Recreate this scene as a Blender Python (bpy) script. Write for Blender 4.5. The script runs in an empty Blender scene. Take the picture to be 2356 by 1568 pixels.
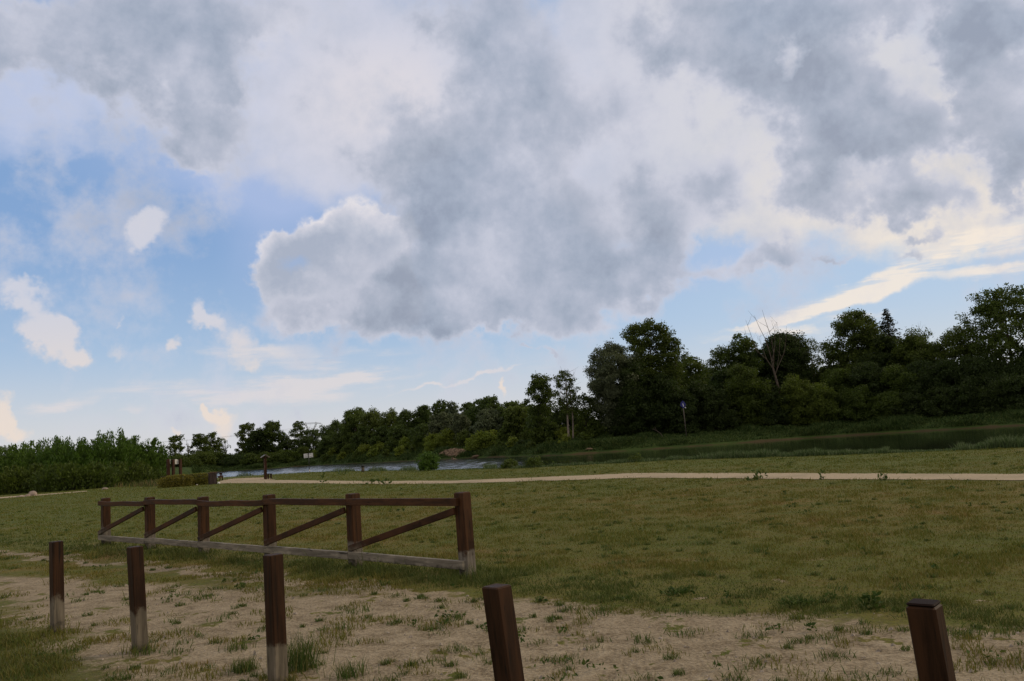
import bpy, math, random
import numpy as np
from mathutils import Vector, Matrix

# ------------------------------------------------------------------ survey
# Points of the photograph (2356 x 1568 grid) are turned into real places on
# the ground with the lens that took it.
FX, CX, CY, CAMZ = 1849.0, 1178.0, 784.0, 1.57
PITCH, ROLL = math.radians(7.32), math.radians(4.0)
_f = np.array([0, math.cos(PITCH), math.sin(PITCH)])
_u0 = np.array([0, -math.sin(PITCH), math.cos(PITCH)])
_r0 = np.array([1.0, 0, 0])
CR = _r0 * math.cos(ROLL) - _u0 * math.sin(ROLL)
CU = _u0 * math.cos(ROLL) + _r0 * math.sin(ROLL)

def ray(x, y):
    d = _f + CR * ((x - CX) / FX) - CU * ((y - CY) / FX)
    return d / np.linalg.norm(d)

def azel(x, y):
    d = ray(x, y)
    return math.degrees(math.atan2(d[0], d[1])), math.degrees(math.asin(d[2]))

def on_plane(x, y, z=0.0):
    d = ray(x, y)
    t = (z - CAMZ) / d[2]
    return d[0] * t, d[1] * t

def horizon_y(x):
    lo, hi = 700.0, 1300.0
    for _ in range(40):
        m = (lo + hi) / 2
        if ray(x, m)[2] > 0: lo = m
        else: hi = m
    return lo

SC = bpy.context.scene
COL = SC.collection
SUN_AZ, SUN_EL = math.radians(72), math.radians(30)

# ------------------------------------------------------------------ camera
cam = bpy.data.cameras.new('camera'); cam_ob = bpy.data.objects.new('camera', cam); COL.objects.link(cam_ob)
M = Matrix(((CR[0], CU[0], -_f[0], 0), (CR[1], CU[1], -_f[1], 0), (CR[2], CU[2], -_f[2], CAMZ), (0, 0, 0, 1)))
cam_ob.matrix_world = M
cam.sensor_fit = 'HORIZONTAL'; cam.sensor_width = 36.0
cam.lens = 36.0 * FX / 2356.0
cam.clip_start = 0.05; cam.clip_end = 20000
SC.camera = cam_ob
SC.view_settings.view_transform = 'Standard'; SC.view_settings.look = 'None'
SC.view_settings.exposure = 0.0; SC.view_settings.gamma = 1.0
SC.render.engine = 'CYCLES'
SC.cycles.max_bounces = 6; SC.cycles.diffuse_bounces = 3; SC.cycles.transparent_max_bounces = 6
SC.cycles.use_denoising = True

# ------------------------------------------------------------------ helpers
def lin(r, g, b):
    def c(v):
        v /= 255.0
        return v / 12.92 if v <= 0.04045 else ((v + 0.055) / 1.055) ** 2.4
    return (c(r), c(g), c(b), 1.0)

class G:
    """small wrapper that adds nodes to a node tree"""
    def __init__(s, tree): s.t = tree
    def node(s, typ, ins=None, **props):
        n = s.t.nodes.new(typ)
        for k, v in props.items(): setattr(n, k, v)
        for k, v in (ins or {}).items(): s.put(n.inputs[k], v)
        return n
    def put(s, sock, v):
        if isinstance(v, bpy.types.NodeSocket): s.t.links.new(v, sock)
        elif v is not None: sock.default_value = v[:3] if sock.type == 'VECTOR' else v
    def math(s, op, a, b=None, c=None, clamp=False):
        n = s.node('ShaderNodeMath', operation=op, use_clamp=clamp)
        s.put(n.inputs[0], a); s.put(n.inputs[1], b); s.put(n.inputs[2], c)
        return n.outputs[0]
    def vmath(s, op, a, b=None, out=0, scale=None):
        n = s.node('ShaderNodeVectorMath', operation=op)
        s.put(n.inputs[0], a); s.put(n.inputs[1], b)
        if scale is not None: s.put(n.inputs['Scale'], scale)
        return n.outputs[out]
    def rng(s, v, a, b, c=0.0, d=1.0, smooth=True):
        n = s.node('ShaderNodeMapRange', {'Value': v, 'From Min': a, 'From Max': b, 'To Min': c, 'To Max': d},
                   interpolation_type='SMOOTHSTEP' if smooth else 'LINEAR')
        return n.outputs[0]
    def mix(s, f, a, b, blend='MIX'):
        n = s.node('ShaderNodeMix', data_type='RGBA', blend_type=blend)
        s.put(n.inputs[0], f); s.put(n.inputs[6], a); s.put(n.inputs[7], b)
        return n.outputs[2]
    def noise(s, vec, scale, detail=4, rough=0.5, out=0, dist=0.0, **k):
        n = s.node('ShaderNodeTexNoise', {'Vector': vec, 'Scale': scale, 'Detail': detail, 'Roughness': rough, 'Distortion': dist}, **k)
        return n.outputs[out]
    def ramp(s, f, stops):
        n = s.node('ShaderNodeValToRGB'); cr = n.color_ramp
        while len(cr.elements) < len(stops): cr.elements.new(0.5)
        for e, (p, c) in zip(cr.elements, stops): e.position = p; e.color = c
        s.put(n.inputs[0], f)
        return n.outputs[0]

def material(name):
    m = bpy.data.materials.new(name); m.use_nodes = True
    m.node_tree.nodes.clear()
    g = G(m.node_tree)
    out = g.node('ShaderNodeOutputMaterial')
    return m, g, out
# ------------------------------------------------------------------ sky and light
def build_world():
    w = bpy.data.worlds.new('World'); SC.world = w; w.use_nodes = True
    t = w.node_tree; t.nodes.clear(); g = G(t)
    K = 0.1
    sky = g.node('ShaderNodeTexSky', sky_type='NISHITA', sun_disc=False, sun_elevation=SUN_EL, sun_rotation=SUN_AZ,
                 altitude=100.0, air_density=1.0, dust_density=1.0, ozone_density=1.5)
    d = g.node('ShaderNodeTexCoord').outputs['Generated']
    sx = g.node('ShaderNodeSeparateXYZ', {0: d})
    az = g.math('MULTIPLY', g.math('ARCTAN2', sx.outputs[0], sx.outputs[1]), 57.29578)
    el = g.math('MULTIPLY', g.math('ARCSINE', sx.outputs[2]), 57.29578)
    p0 = g.node('ShaderNodeCombineXYZ', {0: az, 1: el}).outputs[0]

    sub = lambda v: g.vmath('SUBTRACT', v, (0.5, 0.5, 0.5))
    w1 = sub(g.noise(d, 6.5, 3, 0.55, out=1))
    w2 = sub(g.noise(g.vmath('ADD', d, (3.1, 5.2, 0.9)), 24, 4, 0.6, out=1))

    def warp(a1, a2, sgn=1):
        v = g.node('ShaderNodeVectorMath', {0: w1, 1: (a1, a1 * sgn, 0), 2: p0}, operation='MULTIPLY_ADD').outputs[0]
        return g.node('ShaderNodeVectorMath', {0: w2, 1: (a2 * sgn, a2, 0), 2: v}, operation='MULTIPLY_ADD').outputs[0]

    def blobs(p, lst, soft=(1.5, 0.15)):
        """soft elliptical patches of cloud, each at its own bearing and height in the sky"""
        acc = None; rotated = {}
        for b in lst:
            x, y, rx, ry = b[:4]; rot = math.radians(b[4]) if len(b) > 4 else 0.0; wgt = b[5] if len(b) > 5 else 1.0
            c = np.array(azel(x, y))
            e1 = np.array(azel(x + 20 * math.cos(rot), y + 20 * math.sin(rot))) - c
            e2 = np.array(azel(x - 20 * math.sin(rot), y + 20 * math.cos(rot))) - c
            a = math.degrees(math.atan2(e1[1], e1[0])); q = round(a / 8) * 8
            l1 = np.hypot(*e1) / 20 * rx; l2 = abs(e1[0] * e2[1] - e1[1] * e2[0]) / np.hypot(*e1) / 20 * ry
            if q not in rotated:
                pi = p
                if acc is not None:
                    pi = g.node('ShaderNodeVectorMath', {0: acc, 1: (1e-7, 1e-7, 1e-7), 2: p}, operation='MULTIPLY_ADD').outputs[0]
                rotated[q] = g.node('ShaderNodeVectorRotate', {'Vector': pi, 'Angle': math.radians(-q)}, rotation_type='Z_AXIS').outputs[0]
            cq, sq = math.cos(math.radians(-q)), math.sin(math.radians(-q))
            cc = (c[0] * cq - c[1] * sq, c[0] * sq + c[1] * cq)
            off = (-cc[0] / l1, -cc[1] / l2, 0)
            if acc is not None:
                off = g.node('ShaderNodeVectorMath', {0: acc, 1: (1e-7, 1e-7, 0), 2: off}, operation='MULTIPLY_ADD').outputs[0]
            v = g.node('ShaderNodeVectorMath', {0: rotated[q], 1: (1 / l1, 1 / l2, 0), 2: off}, operation='MULTIPLY_ADD').outputs[0]
            v = g.rng(g.vmath('LENGTH', v, out=1), soft[0], soft[1], 0.0, wgt)
            acc = v if acc is None else g.math('ADD', acc, v)
        return acc

    # clear air: blue overhead, paler and warmer towards the horizon
    blue = g.mix(0.86, sky.outputs[0], tuple(10 * c for c in lin(134, 169, 215)[:3]) + (1,))
    h = g.rng(el, 17, 1)
    right = g.rng(az, -12, 30)
    pale = g.mix(right, lin(183, 205, 226), lin(188, 208, 227))
    low = g.mix(right, lin(219, 214, 210), lin(226, 219, 208))
    sc10 = lambda c: g.vmath('SCALE', c, scale=1.0 / K)
    blue = g.mix(g.math('MULTIPLY', right, 0.75), blue, sc10(lin(182, 205, 232)))
    clear = g.mix(g.math('MULTIPLY', h, 0.95), blue, sc10(pale))
    clear = g.mix(g.math('MULTIPLY', g.rng(el, 8.5, 0.0), 0.85), clear, sc10(low))
    lav = blobs(warp(6, 0), [(640, 520, 130, 150, 0, 0.7), (700, 380, 420, 110, 0, 1), (600, 420, 230, 80, 0, .5), (1640, 600, 200, 60, -20, .5)], (1.6, 0.1))
    clear = g.mix(g.math('MINIMUM', g.math('MULTIPLY', lav, 0.6), 0.7), clear, sc10(lin(178, 193, 228)))

    # high veil of thin white cloud
    pv = warp(5, 3, -1)
    veil = blobs(pv, [
        (850, 230, 300, 210, 0, 1.25), (760, 60, 260, 120, 0, .6), (700, 300, 260, 140, 0, .45), (250, 280, 360, 80, 8, .5), (90, 230, 220, 120, 0, .35),
        (330, 365, 340, 30, 8, .25), (200, 180, 340, 130, 0, .4), (1420, 250, 240, 250, 0, 1.1), (1480, 60, 190, 160, 0, 1.1), (1500, 420, 200, 140, 0, 1.0), (1740, 410, 330, 130, 0, 1.0), (1730, 250, 260, 130, 0, .9), (1960, 300, 240, 130, 0, .8),
        (1660, 500, 230, 70, 0, .7), (2080, 200, 330, 260, 0, 1.1), (2230, 470, 300, 110, -8, 1.2), (2080, 420, 220, 110, 0, 1.0), (1240, 900, 260, 90, -4, .25)], (1.5, 0.15))
    streak = g.noise(g.vmath('MULTIPLY', p0, (0.055, 0.22, 1)), 1.0, 6, 0.62)
    fv = g.math('ADD', veil, g.math('MULTIPLY', g.math('SUBTRACT', streak, 0.5), 0.9))
    outside = g.math('MAXIMUM', g.rng(el, 34, 44), g.rng(g.math('ABSOLUTE', az), 40, 60))
    fv = g.math('ADD', fv, g.math('MULTIPLY', outside, 0.45))
    dv = g.math('MULTIPLY', g.rng(fv, 0.0, 1.0), g.rng(g.math('ADD', veil, outside), 0.02, 0.40))
    warm = g.math('MULTIPLY', g.rng(az, 10, 32), g.rng(el, 23, 13))
    pink = blobs(p0, [(890, 240, 220, 150)], (1.7, 0.1))
    cv = g.mix(g.rng(az, -26, -12), lin(190, 200, 226), lin(204, 207, 223))
    cv = g.mix(pink, cv, lin(224, 219, 224))
    cv = g.mix(g.rng(az, 2, 18), cv, lin(215, 214, 219))
    cv = g.mix(warm, cv, lin(243, 231, 216))
    mott = g.noise(g.vmath('ADD', d, (1.3, 8.2, 4.4)), 11, 5, 0.6)
    cv = g.mix(g.rng(mott, 0.42, 0.72, 0.0, 0.65), cv, lin(188, 194, 210))
    col = g.mix(g.math('MULTIPLY', dv, 0.95), clear, sc10(cv))

    # low cirrus streaks, cream lit
    pc = warp(1.0, 1.6)
    cir = blobs(pc, [
        (560, 895, 330, 26, -3, .8), (820, 868, 170, 20, -4, .8), (720, 915, 120, 20, -4, .55), (480, 925, 110, 14, 0, .4), (520, 805, 110, 16, 0, .5), (640, 800, 90, 20, 0, .5),
        (1070, 876, 120, 5, -9, .9), (960, 897, 90, 5, -9, .6), (120, 937, 90, 16, -6, .8), (310, 950, 40, 10, 0, .5),
        (1860, 722, 160, 16, -13, 1.0), (1990, 668, 190, 22, -18, 1.1), (2110, 610, 170, 24, -22, 1.0), (2240, 555, 220, 40, -8, 1.2), (2300, 622, 150, 18, -6, .8),
        (1760, 747, 80, 7, -4, .9), (1830, 765, 120, 12, 0, .7), (1970, 735, 110, 14, -6, .5), (1640, 770, 60, 14, -10, .4), (1280, 850, 180, 40, -5, .25), (760, 830, 250, 25, 0, .5)], (1.5, 0.2))
    fib = g.noise(g.vmath('MULTIPLY', g.vmath('ADD', p0, (3, 9, 0)), (0.11, 0.75, 1)), 1.0, 5, 0.65)
    fc = g.rng(g.math('MULTIPLY', cir, g.rng(fib, 0.36, 0.62, 0.30, 1.35)), 0.06, 1.05)
    cc = g.mix(g.rng(az, -2, 25), lin(222, 216, 217), lin(247, 234, 219))
    col = g.mix(g.math('MULTIPLY', fc, 0.85), col, sc10(cc))

    # the sunlit heap on the left of the big cloud: crisp bright head, greyer inside
    pd = warp(1.2, 3.4, -1)
    dome = blobs(pd, [(800, 540, 118, 92, 0, 1), (712, 568, 92, 74, 0, 1), (890, 570, 80, 90, 0, 1), (640, 610, 74, 84, 0, 1), (760, 650, 170, 90, 0, 1), (700, 720, 120, 56, 10, .9), (860, 700, 160, 80, 0, 1)], (1.25, 0.0))
    head = g.noise(g.vmath('ADD', d, (5, 2, 1)), 17, 5, 0.6)
    dome = g.math('ADD', dome, g.math('MULTIPLY', g.math('SUBTRACT', head, 0.5), 0.55))
    dd = g.rng(dome, 0.13, 0.44)
    sh = g.math('ADD', g.rng(dome, 0.25, 1.3, 0, 0.95, smooth=False), g.math('MULTIPLY', g.math('SUBTRACT', head, 0.5), -1.6))
    sh = g.math('ADD', sh, g.rng(el, 17.5, 10.5, -0.1, 0.30))
    cd = g.ramp(sh, [(0.0, lin(228, 224, 228)), (0.22, lin(209, 209, 219)), (0.6, lin(188, 193, 207)), (1.0, lin(170, 178, 195))])
    hole = blobs(pd, [(690, 618, 34, 26, 0, 1)], (1.3, 0.2))
    col = g.mix(g.math('MULTIPLY', dd, g.math('SUBTRACT', 0.96, g.math('MULTIPLY', hole, 0.6))), col, sc10(cd))

    # cumulus: bright thin rims, blue-grey cores
    pg = warp(8.0, 4.5)
    grey = blobs(pg, [
        (330, 50, 380, 125, 0, 1.15), (20, 70, 140, 120, 0, 1.0), (390, 170, 150, 100, 0, .9), (430, 245, 95, 95, 0, .75), (520, 185, 80, 60, -28, .8), (450, 330, 80, 60, 0, .6), (400, 360, 70, 35, 0, .45),
        (560, 60, 150, 70, -20, .5),
        (1120, 40, 220, 140, 25, .8), (1140, 170, 160, 120, 10, .75), (1130, 290, 200, 130, 0, .8), (1040, 390, 210, 90, 0, .9), (1120, 500, 230, 120, 0, 1.0), (1290, 320, 130, 130, 0, .75),
        (1410, 240, 80, 110, 0, .45), (1590, 90, 90, 60, -20, .3), (1300, 480, 150, 70, 0, .4),
        (960, 620, 90, 130, 0, .8), (800, 700, 150, 50, 0, .5), (690, 690, 80, 45, 0, .4),
        (1030, 660, 260, 100, 0, 1.05), (1260, 630, 260, 110, 0, .85), (1020, 755, 220, 42, -3, .7), (1240, 720, 220, 50, -6, .6), (1490, 640, 130, 70, -8, 1.0), (1420, 560, 180, 80, 0, .5),
        (1560, 465, 110, 90, 0, 1.0), (1540, 545, 60, 40, 0, .5), (1650, 420, 80, 40, 0, .5), (1660, 340, 50, 70, 30, .45),
        (1770, 605, 95, 32, -9, 1.0), (1650, 640, 70, 30, 0, .45),
        (1690, 110, 240, 160, 20, 1.25), (1860, 250, 220, 120, 30, 1.05), (1880, 440, 90, 90, 0, 1.1), (1900, 340, 140, 80, 0, .9), (2040, 350, 130, 80, 20, .95), (2080, 480, 120, 50, -8, 1.1), (2000, 50, 360, 80, 0, 1.1),
        (2240, 130, 130, 90, 0, 1.0), (2330, 90, 110, 140, 0, .9), (2300, 290, 120, 100, 0, 1.1), (2330, 390, 90, 60, 0, .9), (2160, 290, 110, 70, 20, .6), (2010, 200, 60, 70, 40, .6),
        (2130, 552, 45, 16, -18, .7), (2105, 598, 34, 18, -20, .7), (1270, 795, 26, 9, 0, .7), (1960, 600, 50, 10, 0, .4),
        (1800, 150, 36, 70, 15, -.9), (2150, 95, 55, 45, 40, -.9), (2050, 130, 45, 40, 0, -.7), (2175, 215, 35, 60, 0, -.8), (1800, 170, 30, 60, 10, -.6), (2170, 390, 70, 60, 0, -.6)])
    fine = g.noise(g.vmath('ADD', d, (7, 1, 2)), 10, 7, 0.62)
    relief = g.noise(g.vmath('ADD', d, (7.02, 1.0, 2.016)), 8.5, 6, 0.52)
    grey = g.math('MINIMUM', grey, 1.25)
    fg = g.math('ADD', grey, g.math('MULTIPLY', g.math('SUBTRACT', fine, 0.5), 2.6))
    fg = g.math('ADD', fg, g.math('MULTIPLY', g.vmath('DOT_PRODUCT', w2, (0.5, 1.0, 0.4), out=1), 0.7))
    fg = g.math('ADD', fg, g.math('MULTIPLY', outside, 0.30))
    dg = g.rng(fg, -0.16, 0.74)
    thick = g.rng(fg, -0.1, 1.85, smooth=False)
    billow = g.math('ADD', g.math('MULTIPLY', g.math('SUBTRACT', relief, 0.5), 1.0), g.math('MULTIPLY', g.vmath('DOT_PRODUCT', w2, (1.2, 0.6, 0), out=1), 0.38))
    billow = g.math('ADD', billow, g.math('MULTIPLY', g.math('SUBTRACT', head, 0.5), 0.5))
    thick2 = g.math('ADD', g.math('MULTIPLY', thick, 1.02), billow, clamp=True)
    cg = g.ramp(thick2, [(0.0, lin(212, 212, 223)), (0.28, lin(197, 200, 214)), (0.55, lin(179, 185, 201)), (0.78, lin(164, 173, 190)), (1.0, lin(150, 159, 177))])
    col = g.mix(g.math('MULTIPLY', dg, 0.94), col, sc10(cg))

    # small cumulus low on the left, warm
    ps = warp(2.0, 3.2)
    small = blobs(ps, [
        (322, 530, 64, 42, -20, 1.35), (30, 672, 66, 32, 8, 1.1), (90, 745, 60, 40, 40, 1.1), (125, 790, 70, 44, 30, 1.0), (180, 825, 34, 34, 0, .8), (440, 722, 32, 26, 20, .95), (485, 732, 32, 18, 0, .8), (540, 768, 48, 40, 0, .9),
        (390, 790, 22, 30, 0, .9), (262, 815, 22, 34, 0, .5), (570, 832, 44, 28, 20, .8), (650, 815, 60, 20, 0, .45), (503, 955, 26, 20, 0, .8), (520, 985, 34, 30, 0, .65), (486, 945, 14, 12, 0, .6), (2, 955, 26, 60, 0, 1.0), (20, 1000, 40, 30, 0, .8),
        (1170, 905, 9, 26, 15, .9), (412, 1003, 18, 12, 0, .7), (265, 748, 10, 12, 0, .5), (205, 525, 14, 10, 0, .35), (250, 580, 12, 9, 0, .35), (740, 310, 24, 30, 0, .0)])
    fs = g.math('ADD', small, g.math('MULTIPLY', g.math('SUBTRACT', g.noise(g.vmath('ADD', d, (2, 4, 6)), 26, 6, 0.62), 0.5), 1.2))
    fs = g.math('MULTIPLY', g.rng(fs, 0.18, 0.95), g.rng(small, 0.0, 0.2))
    cs = g.mix(g.rng(el, 12, 3), lin(212, 212, 222), lin(236, 220, 207))
    col = g.mix(g.math('MULTIPLY', fs, 0.85), col, sc10(cs))
    col = g.mix(g.math('MULTIPLY', outside, 0.6), col, sc10(lin(214, 196, 172)))   # unseen rest of the overcast, tinted warm to warm the light on the ground
    bg = g.node('ShaderNodeBackground', {'Color': col, 'Strength': K})
    out = g.node('ShaderNodeOutputWorld', {'Surface': bg.outputs[0]})
    w.cycles.sampling_method = 'MANUAL'; w.cycles.sample_map_resolution = 512

build_world()
sl = bpy.data.lights.new('sun', 'SUN'); sl.energy = 1.3; sl.angle = math.radians(14); sl.color = (1.0, 0.80, 0.54)
so = bpy.data.objects.new('sun', sl); COL.objects.link(so)
sd = Vector((math.sin(SUN_AZ) * math.cos(SUN_EL), math.cos(SUN_AZ) * math.cos(SUN_EL), math.sin(SUN_EL)))
so.rotation_euler = sd.to_track_quat('Z', 'Y').to_euler(); so.location = (40, 10, 40)
# ------------------------------------------------------------------ mesh helpers
def mesh_from(name, verts, faces, mat=None, parent=None, smooth=False):
    """verts (n,3); faces: one array (m,k) or a list of them; linked as one object"""
    me = bpy.data.meshes.new(name)
    verts = np.asarray(verts, dtype=np.float32).reshape(-1, 3)
    if isinstance(faces, np.ndarray): faces = [faces]
    faces = [np.asarray(f, dtype=np.int32) for f in faces if len(f)]
    me.vertices.add(len(verts)); me.vertices.foreach_set('co', verts.ravel())
    nl = sum(f.size for f in faces); nf = sum(len(f) for f in faces)
    me.loops.add(nl); me.polygons.add(nf)
    me.loops.foreach_set('vertex_index', np.concatenate([f.ravel() for f in faces]))
    tot = np.concatenate([np.full(len(f), f.shape[1], dtype=np.int32) for f in faces])
    st = np.concatenate([[0], np.cumsum(tot)[:-1]]).astype(np.int32)
    me.polygons.foreach_set('loop_start', st)
    me.update(calc_edges=True); me.validate()
    me.polygons.foreach_set('use_smooth', np.full(len(me.polygons), bool(smooth), dtype=bool))
    if mat: me.materials.append(mat)
    o = bpy.data.objects.new(name, me); COL.objects.link(o)
    if parent: o.parent = parent
    return o

class MB:
    """collects primitives for ONE mesh"""
    def __init__(s): s.v = []; s.f = {}; s.n = 0
    def add(s, verts, faces):
        for f in faces: s.f.setdefault(len(f), []).append([i + s.n for i in f])
        s.v.extend([tuple(p) for p in verts]); s.n += len(verts)
    def box(s, lo, hi, m=None, bev=0.0):
        x0, y0, z0 = lo; x1, y1, z1 = hi
        if bev <= 0:
            vs = [(x0, y0, z0), (x1, y0, z0), (x1, y1, z0), (x0, y1, z0), (x0, y0, z1), (x1, y0, z1), (x1, y1, z1), (x0, y1, z1)]
            fs = [(0, 3, 2, 1), (4, 5, 6, 7), (0, 1, 5, 4), (1, 2, 6, 5), (2, 3, 7, 6), (3, 0, 4, 7)]
        else:   # long edges and rims chamfered
            vs = []; fs = []; b = bev
            def ring(i, z):
                return [(x0 + b + i, y0 + i, z), (x1 - b - i, y0 + i, z), (x1 - i, y0 + b + i, z), (x1 - i, y1 - b - i, z), (x1 - b - i, y1 - i, z), (x0 + b + i, y1 - i, z), (x0 + i, y1 - b - i, z), (x0 + i, y0 + b + i, z)]
            rs = [(b, z0), (0, z0 + b), (0, z1 - b), (b, z1)]
            for i, z in rs: vs += ring(i, z)
            fs.append(tuple(range(7, -1, -1))); fs.append(tuple(range(24, 32)))
            for k in range(3):
                for j in range(8): fs.append((k * 8 + j, k * 8 + (j + 1) % 8, k * 8 + 8 + (j + 1) % 8, k * 8 + 8 + j))
        if m is not None: vs = [tuple(m @ Vector(p)) for p in vs]
        s.add(vs, fs)
    def bar(s, a, b, w, h, up=(0, 0, 1), bev=0.0, sag=0.0, seg=1):
        """plank from a to b, w across, h tall; sag bows it"""
        a = Vector(a); b = Vector(b); d = (b - a); L = d.length; d.normalize()
        side = d.cross(Vector(up)).normalized(); u = side.cross(d)
        if seg == 1:
            m = Matrix(((d.x, side.x, u.x, a.x), (d.y, side.y, u.y, a.y), (d.z, side.z, u.z, a.z), (0, 0, 0, 1)))
            s.box((0, -w / 2, -h / 2), (L, w / 2, h / 2), m, bev); return
        vs = []; fs = []; c = min(w, h) * 0.1
        prof = [(-w / 2 + c, -h / 2), (w / 2 - c, -h / 2), (w / 2, -h / 2 + c), (w / 2, h / 2 - c), (w / 2 - c, h / 2), (-w / 2 + c, h / 2), (-w / 2, h / 2 - c), (-w / 2, -h / 2 + c)]
        for i in range(seg + 1):
            t = i / seg; q = a + d * (L * t) + u * (sag * math.sin(math.pi * t) + sag * 0.5 * math.sin(2.7 * math.pi * t))
            vs += [tuple(q + side * p + u * r) for p, r in prof]
        for i in range(seg):
            for j in range(8): fs.append((i * 8 + j, (i + 1) * 8 + j, (i + 1) * 8 + (j + 1) % 8, i * 8 + (j + 1) % 8))
        fs.append(tuple(range(8))); fs.append(tuple(range(seg * 8 + 7, seg * 8 - 1, -1)))
        s.add(vs, fs)
    def tube(s, pts, rad, k=6):
        pts = [Vector(p) for p in pts]; base = s.n; vs = []; fs = []
        for i, p in enumerate(pts):
            d = (pts[min(i + 1, len(pts) - 1)] - pts[max(i - 1, 0)]).normalized()
            a = d.cross(Vector((0.3, 0.9, 0.1))).normalized(); b = d.cross(a)
            r = rad[i] if hasattr(rad, '__len__') else rad
            vs += [tuple(p + (a * math.cos(6.2832 * j / k) + b * math.sin(6.2832 * j / k)) * r) for j in range(k)]
        for i in range(len(pts) - 1):
            for j in range(k): fs.append((i * k + j, i * k + (j + 1) % k, (i + 1) * k + (j + 1) % k, (i + 1) * k + j))
        fs.append(tuple(range(k - 1, -1, -1))); fs.append(tuple((len(pts) - 1) * k + j for j in range(k)))
        s.add(vs, fs)
    def build(s, name, mat, parent=None, smooth=False):
        return mesh_from(name, s.v, [np.array(f) for f in s.f.values()], mat, parent, smooth)

def tag(o, label=None, cat=None, group=None, kind=None):
    if label: o['label'] = label
    if cat: o['category'] = cat
    if group: o['group'] = group
    if kind: o['kind'] = kind
    return o

def thing(name, label, cat, loc, rz=0.0, group=None):
    o = bpy.data.objects.new(name, None); COL.objects.link(o)
    o.location = loc; o.rotation_euler = (0, 0, rz); o.empty_display_size = 0.2
    return tag(o, label, cat, group)

# numpy value noise
def vnoise(x, y, seed=0):
    x = np.asarray(x, float); y = np.asarray(y, float)
    xi = np.floor(x).astype(np.int64); yi = np.floor(y).astype(np.int64); fx = x - xi; fy = y - yi
    def h(a, b):
        n = (a * 374761393 + b * 668265263 + seed * 1274126177) & 0x7fffffff
        n = ((n ^ (n >> 13)) * 1274126177) & 0x7fffffff
        return ((n ^ (n >> 16)) & 0xffff) / 65535.0
    u = fx * fx * (3 - 2 * fx); v = fy * fy * (3 - 2 * fy)
    return (h(xi, yi) * (1 - u) + h(xi + 1, yi) * u) * (1 - v) + (h(xi, yi + 1) * (1 - u) + h(xi + 1, yi + 1) * u) * v
def fbm(x, y, o=4, seed=0):
    s = 0; a = 0.5; t = 0
    for i in range(o): s = s + a * vnoise(x * 2 ** i, y * 2 ** i, seed + i * 17); t += a; a *= 0.55
    return s / t
def sstep(a, b, x):
    t = np.clip((x - a) / (b - a), 0, 1); return t * t * (3 - 2 * t)

# ------------------------------------------------------------------ lie of the land
WZ = -0.9                                     # river level below the meadow
near_px = [(505, 1099.5), (712, 1087.5), (835, 1085), (983, 1083), (1191, 1078), (1294, 1072.5), (1552, 1059), (1861, 1049.5), (2191, 1037), (2356, 1029)]
far_px = [(505, 1086.0), (582, 1081.5), (728, 1071.5), (880, 1065), (1015, 1058.5), (1191, 1052), (1294, 1048), (1500, 1034), (1681, 1021.5), (1861, 1008.5), (2356, 979)]
near_pts = [on_plane(*p, 0.0) for p in near_px]
far_pts = [on_plane(*p, WZ) for p in far_px]
def pol(pts): return [math.degrees(math.atan2(x, y)) for x, y in pts], [math.hypot(x, y) for x, y in pts]
na, nr = pol(near_pts); fa, fr = pol(far_pts)
na = [-180, -75, -34, -25] + na + [na[-1] + 12, na[-1] + 35, 180]; nr = [115, 110, 101, 93] + nr + [nr[-1] + 1, nr[-1] + 16, 115]
fa = [-180, -75, -36, -25] + fa + [fa[-1] + 14, fa[-1] + 45, 180]; fr = [240, 225, 205, 216] + fr + [fr[-1] + 10, fr[-1] + 60, 240]
def r_near(az): return np.interp(az, na, nr)
def r_far(az): return np.interp(az, fa, fr)

def height(az, r):
    """ground height at bearing az (degrees, 0 = straight on, + right) and range r"""
    az = np.asarray(az, float); r = np.asarray(r, float)
    rn, rf = r_near(az), r_far(az)
    x = np.sin(np.radians(az)) * r; y = np.cos(np.radians(az)) * r
    z = 0.03 * (fbm(x * 0.35, y * 0.35, 3, 5) - 0.5) * sstep(2, 9, r)
    z = z - 1.9 * sstep(0, 3.2, r - rn)
    up = r - rf
    bank = sstep(-3, 4, up) * 2.1 + sstep(2, 14, up) * 1.2 + sstep(10, 60, up) * 1.4 + 0.5 * (fbm(x * 0.08, y * 0.08, 3, 9) - 0.45) * sstep(2, 20, up)
    z = z + bank * 1.0
    z = z + 1.0 * sstep(60, 400, up)
    return z
def ground_z(x, y): return float(height(math.degrees(math.atan2(x, y)), math.hypot(x, y)))
def place(xpx, off, ref='far'):
    """spot on the land at the bearing of picture column xpx, off metres beyond a bank line"""
    az = azel(xpx, horizon_y(xpx))[0]
    r = float((r_far if ref == 'far' else r_near)(az)) + off
    x = r * math.sin(math.radians(az)); y = r * math.cos(math.radians(az))
    return x, y, ground_z(x, y), r
def top_z(xpx, ypx, r):
    d = ray(xpx, ypx); return CAMZ + r * d[2] / math.hypot(d[0], d[1])

TD, TN = np.array([0.755, -0.656]), np.array([0.656, 0.755])   # along / across the sandy track

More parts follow.
